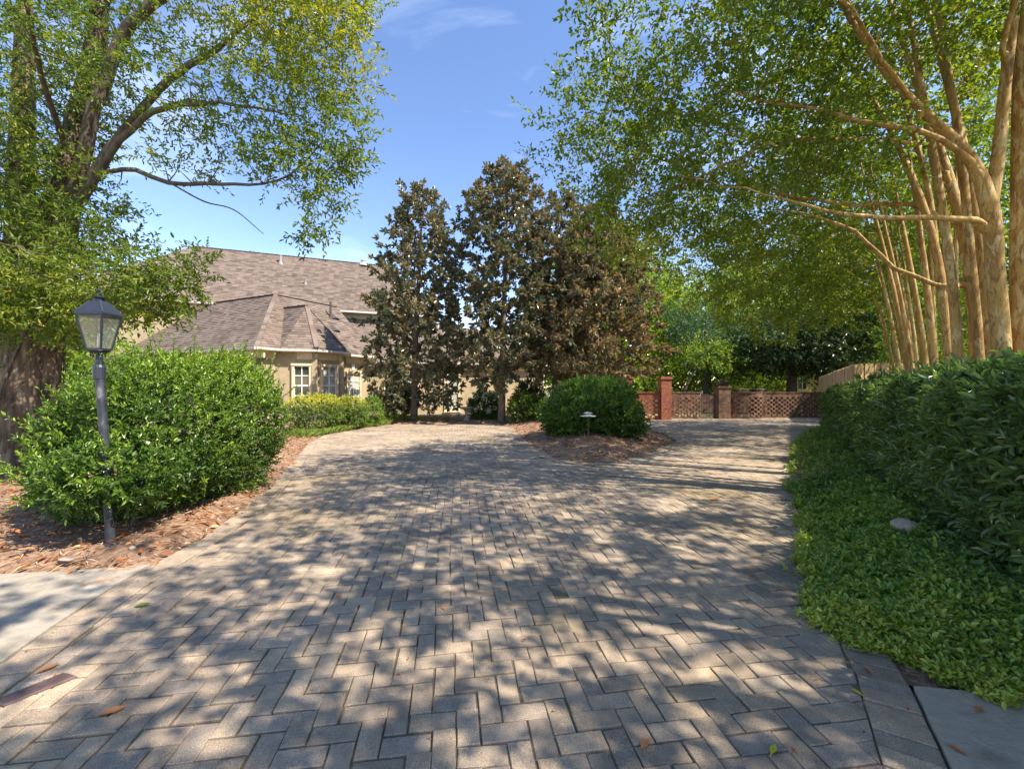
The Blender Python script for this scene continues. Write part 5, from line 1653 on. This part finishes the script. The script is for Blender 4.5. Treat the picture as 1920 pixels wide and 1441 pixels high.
lo_, up_, tp_ = cnr(.056, zb), cnr(.100, zt), cnr(.042, 2.165)
rim = cnr(.110, zt + .005)
ge = Geo()
for q in range(4):
    ge.bar(lo_[q], up_[q], .013, .013)
    ge.bar(lo_[q], lo_[(q + 1) % 4], .013, .018)
    ge.bar(up_[q], up_[(q + 1) % 4], .013, .018)
ge.obj('lantern_frame', M['black'], lp)
for q in range(4):
    a, b, c_, d_ = lo_[q], lo_[(q + 1) % 4], up_[(q + 1) % 4], up_[q]
    mid = (a + b + c_ + d_) / 4
    s_ = lambda p: mid + (p - mid) * .93
    nn = unit(np.cross(b - a, d_ - a)) * .0015
    Geo().add([s_(a) + nn, s_(b) + nn, s_(c_) + nn, s_(d_) + nn, s_(a) - nn, s_(b) - nn, s_(c_) - nn, s_(d_) - nn], [[0, 1, 2, 3], [7, 6, 5, 4], [0, 4, 5, 1], [1, 5, 6, 2], [2, 6, 7, 3], [3, 7, 4, 0]]).obj('pane', M['lantern_glass'], lp)
ge = Geo()
ge.add(rim + [p + A(0, 0, .018) for p in rim], [[0, 1, 5, 4], [1, 2, 6, 5], [2, 3, 7, 6], [3, 0, 4, 7], [3, 2, 1, 0]])
ge.add([p + A(0, 0, .018) for p in rim] + tp_, [[0, 1, 5, 4], [1, 2, 6, 5], [2, 3, 7, 6], [3, 0, 4, 7], [4, 5, 6, 7]])
roof_ = ge.obj('lantern_roof', M['black'], lp)
ge = Geo()
for q in range(4):
    ge.bar(rim[q] + A(0, 0, .018), tp_[q], .008)
ge.obj('seams', M['black'], roof_, kind='stuff')
ge = Geo()
ge.lathe(A(LT[0], LT[1], 2.165), [(.034, -.01), (.035, .02), (.052, .028), (.054, .036), (.02, .045), (.009, .05), (.009, .062)], 20)
ge.obj('vent_cap', M['black'], lp)
ge = Geo()                                              # small curled finial
aa = np.linspace(0, 4.4, 14)
ge.tube(np.stack([LT[0] + .012 * np.sin(aa) + .01, LT[1] + 0 * aa, 2.225 + .022 * (1 - np.cos(aa * .7))], 1), np.linspace(.009, .005, 14), 6)
ge.lathe(A(LT[0] - .006, LT[1], 2.262), [(.001, -.016), (.013, -.008), (.015, .0), (.010, .010), (.001, .016)], 8)
ge.obj('finial', M['black'], lp)
ge = Geo()
ge.add([p + A(0, 0, -.012) for p in cnr(.060, zb)] + [p + A(0, 0, -.03) for p in cnr(.034, zb)], [[0, 1, 5, 4], [1, 2, 6, 5], [2, 3, 7, 6], [3, 0, 4, 7], [4, 5, 6, 7], [3, 2, 1, 0]])
ge.obj('lantern_base', M['black'], lp)
for q in range(4):
    aa = np.linspace(0, 5.2, 18)
    rr_ = np.linspace(.042, .012, 18)
    e_ = A(math.cos(rot + q * math.pi / 2), math.sin(rot + q * math.pi / 2), 0)
    ct = A(LT[0], LT[1], zb - .062) + e_ * .064
    Geo().tube(np.array([ct - e_ * math.cos(t_) * r_ * -1 * .8 + Z * math.sin(t_) * r_ for t_, r_ in zip(aa + 1.6, rr_)]), .0042, 6).obj('scroll_bracket', M['black'], lp)
ge = Geo()
for dx, dy in ((-.015, .007), (.015, -.007), (0, .018)):
    ge.lathe(A(LT[0] + dx, LT[1] + dy, zb + .0), [(.008, -.01), (.008, .085), (.006, .09), (.008, .12), (.001, .15)], 8)
ge.obj('candle_bulbs', M['white'], lp)

# ------------------------------------------------------------------ path lights, bird bath, stone, fallen leaves
for x, y, h, lab, z0 in ((1.83, 10.25, .56, 'tiered metal path light in front of the round island shrub', .25), (-2.32, 18.5, .42, 'small path light beside the bird bath', .03)):
    b = A(x, y, float(g(y)) + z0 - .05)
    t = thing('path_light', tuple(b), lab, 'path light', 'garden path lights')
    Geo().lathe(b, [(.014, -.1), (.014, h + .02)], 10).obj('stake', M['darkpipe'], t)
    Geo().lathe(b, [(.19, h), (.20, h + .008), (.07, h + .045), (.001, h + .046)], 20).obj('shade', M['gutter'], t)
    Geo().lathe(b, [(.05, h + .04), (.05, h + .065), (.11, h + .07), (.115, h + .078), (.04, h + .105), (.001, h + .108)], 18).obj('cap', M['gutter'], t)
t = thing('bird_bath', (-2.05, 19.3, g(19.3)), 'pale stone bird bath near the garden door', 'bird bath')
Geo().lathe(A(-2.05, 19.3, float(g(19.3))), [(.20, 0), (.20, .05), (.13, .09), (.085, .2), (.075, .38), (.10, .5), (.14, .56)], 18).obj('pedestal', M['stone'], t, smooth=True)
Geo().lathe(A(-2.05, 19.3, float(g(19.3))), [(.10, .555), (.24, .60), (.33, .66), (.34, .68), (.31, .68), (.2, .63), (.001, .61)], 20).obj('bowl', M['stone'], t, smooth=True)


def rock(name, label, c, r, mat, seed):
    q = np.random.default_rng(seed)
    ge = Geo()
    nl_, ns_ = 9, 14
    V = []
    for i in range(nl_):
        ph = math.pi * i / (nl_ - 1)
        for j in range(ns_):
            a = 6.283 * j / ns_
            d = A(math.sin(ph) * math.cos(a), math.sin(ph) * math.sin(a), math.cos(ph))
            k_ = 1 + .12 * math.sin(3 * d[0] + seed) + .12 * math.sin(4 * d[1] + 2 * d[2] + seed) + q.normal(0, .025)
            V.append(np.array(c) + d * np.array(r) * k_)
    F = [[i * ns_ + j, (i + 1) * ns_ + j, (i + 1) * ns_ + (j + 1) % ns_, i * ns_ + (j + 1) % ns_] for i in range(nl_ - 1) for j in range(ns_)]
    ge.add(np.array(V), F)
    o = ge.obj(name, mat, smooth=True, base=c)
    o['label'] = label; o['category'] = 'stone'
    return o


rock('stone', 'tan stone half sunk in the ground cover under the hedge', (3.30, 3.55, .24), (.13, .09, .08), M['stone'], 3)
rock('stone', 'flat pale stone lying on the pine straw by the concrete', (-3.55, 3.40, .05), (.06, .03, .014), M['stone'], 5)
rock('stone', 'tiny pale stone on the pine straw near the lamp post foot', (-3.22, 3.62, .055), (.03, .025, .018), M['stone'], 8)

LEAF = [(-2.45, 2.76, .10, .30, 'vine', 'single yellow green leaf on the pavers by the concrete walk'), (-1.16, 2.87, .07, 2, 'dead', 'red brown leaf on the pavers straight ahead of the concrete corner'), (-2.37, 2.12, .09, 1, 'dead', 'brown leaf in the joint beside the dark purple brick'),
        (-1.8, 1.85, .10, .5, 'dead', 'tan curled leaf on the near left pavers'), (1.01, 1.66, .055, .8, 'box', 'yellow leaf on the pavers at the bottom of the picture'), (-.89, 3.18, .06, 2.4, 'box', 'pale yellow leaf left of the middle of the drive'),
        (2.45, 5.31, .16, .2, 'dead', 'large tan leaf lying beyond the middle of the drive'), (1.79, 3.2, .07, 1, 'dead', 'small tan leaf near the ground cover, farther of a pair'), (1.93, 3.0, .06, 2, 'box', 'small orange leaf near the ground cover, nearer of a pair'),
        (1.79, 2.12, .06, 1.4, 'dead', 'orange leaf on the border pavers by the kerb corner'), (1.62, 1.97, .05, 2, 'box', 'yellow leaf on the border pavers beside the kerb'), (2.02, 1.86, .06, .4, 'dead', 'orange brown leaf on the concrete kerb'),
        (.51, 1.68, .07, .9, 'dead', 'long orange leaf in a joint near the picture bottom'), (-.43, 2.72, .05, 2, 'dead', 'small brown leaf in the middle of the drive'), (-2.9, 7.8, .12, 1, 'dead', 'dark curled leaf on the sunny stretch of the drive'), (1.75, 1.64, .06, 2, 'dead', 'tan leaf at the picture bottom right on the kerb')]
LM = {'vine': ('l_vine', .9), 'dead': ('dead', .55), 'box': ('l_box', .95)}
for x, y, s, a, k_, lab in LEAF:
    mt, tv = LM[k_]
    z = float(g(y)) + (.016 if (x > 1.9 and y < 1.9) or (x == 1.75) else .004)
    ge = Geo()
    d = A(math.cos(a), math.sin(a), .0)
    s_ = np.cross(d, Z)
    for w0, w1, t0, t1, z0, z1 in ((.0, .34, 0, .3, 0, .05), (.34, .36, .3, .65, .05, .03), (.36, .0, .65, 1, .03, .09)):
        p0, p1 = A(x, y, z) + d * s * t0 + Z * z0 * s, A(x, y, z) + d * s * t1 + Z * z1 * s
        for sg in (-1, 1):
            ge.add([p0, p1, p1 + s_ * sg * w1 * s * .6 + Z * .05 * s * (w1 > 0), p0 + s_ * sg * w0 * s * .6 + Z * .05 * s * (w0 > 0)], [[0, 1, 2, 3] if sg < 0 else [3, 2, 1, 0]], tv)
    pe = A(x, y, z)
    ge.tube(np.array([pe, pe - d * s * .15 + Z * .01, pe - d * s * .3]), [.0016, .0013, .001], 4, tv)
    o = ge.obj('fallen_leaf', M[mt], base=(x, y, z))
    o['label'] = lab; o['category'] = 'leaf'; o['group'] = 'fallen leaves on the drive'

# crumbs of leaf, twig and seed blown over the drive, thickest along its edges
ge = Geo()
Q = rng.uniform((-4, 1.5), (6, 9), (26000, 2))
d, _ = signed(Q, DRIVE)
Q = Q[(d > .02) & (rng.uniform(0, 1, len(d)) < .03 + .5 * np.exp(-d / .12))]
az = rng.uniform(0, 6.28, len(Q))
D = np.stack([np.cos(az), np.sin(az), rng.normal(0, .1, len(Q))], 1)
leaves(ge, np.c_[Q, g(Q[:, 1]) + .007], D, rng.normal(0, .3, (len(Q), 3)) + Z, rng.uniform(.006, .03, len(Q)) ** 1.0, .45, rng.uniform(0, 1, len(Q)), 'rho')
ge.obj('leaf_debris', M['dead'], kind='stuff', label='crumbs of dead leaf and twig scattered over the drive', category='leaf litter')
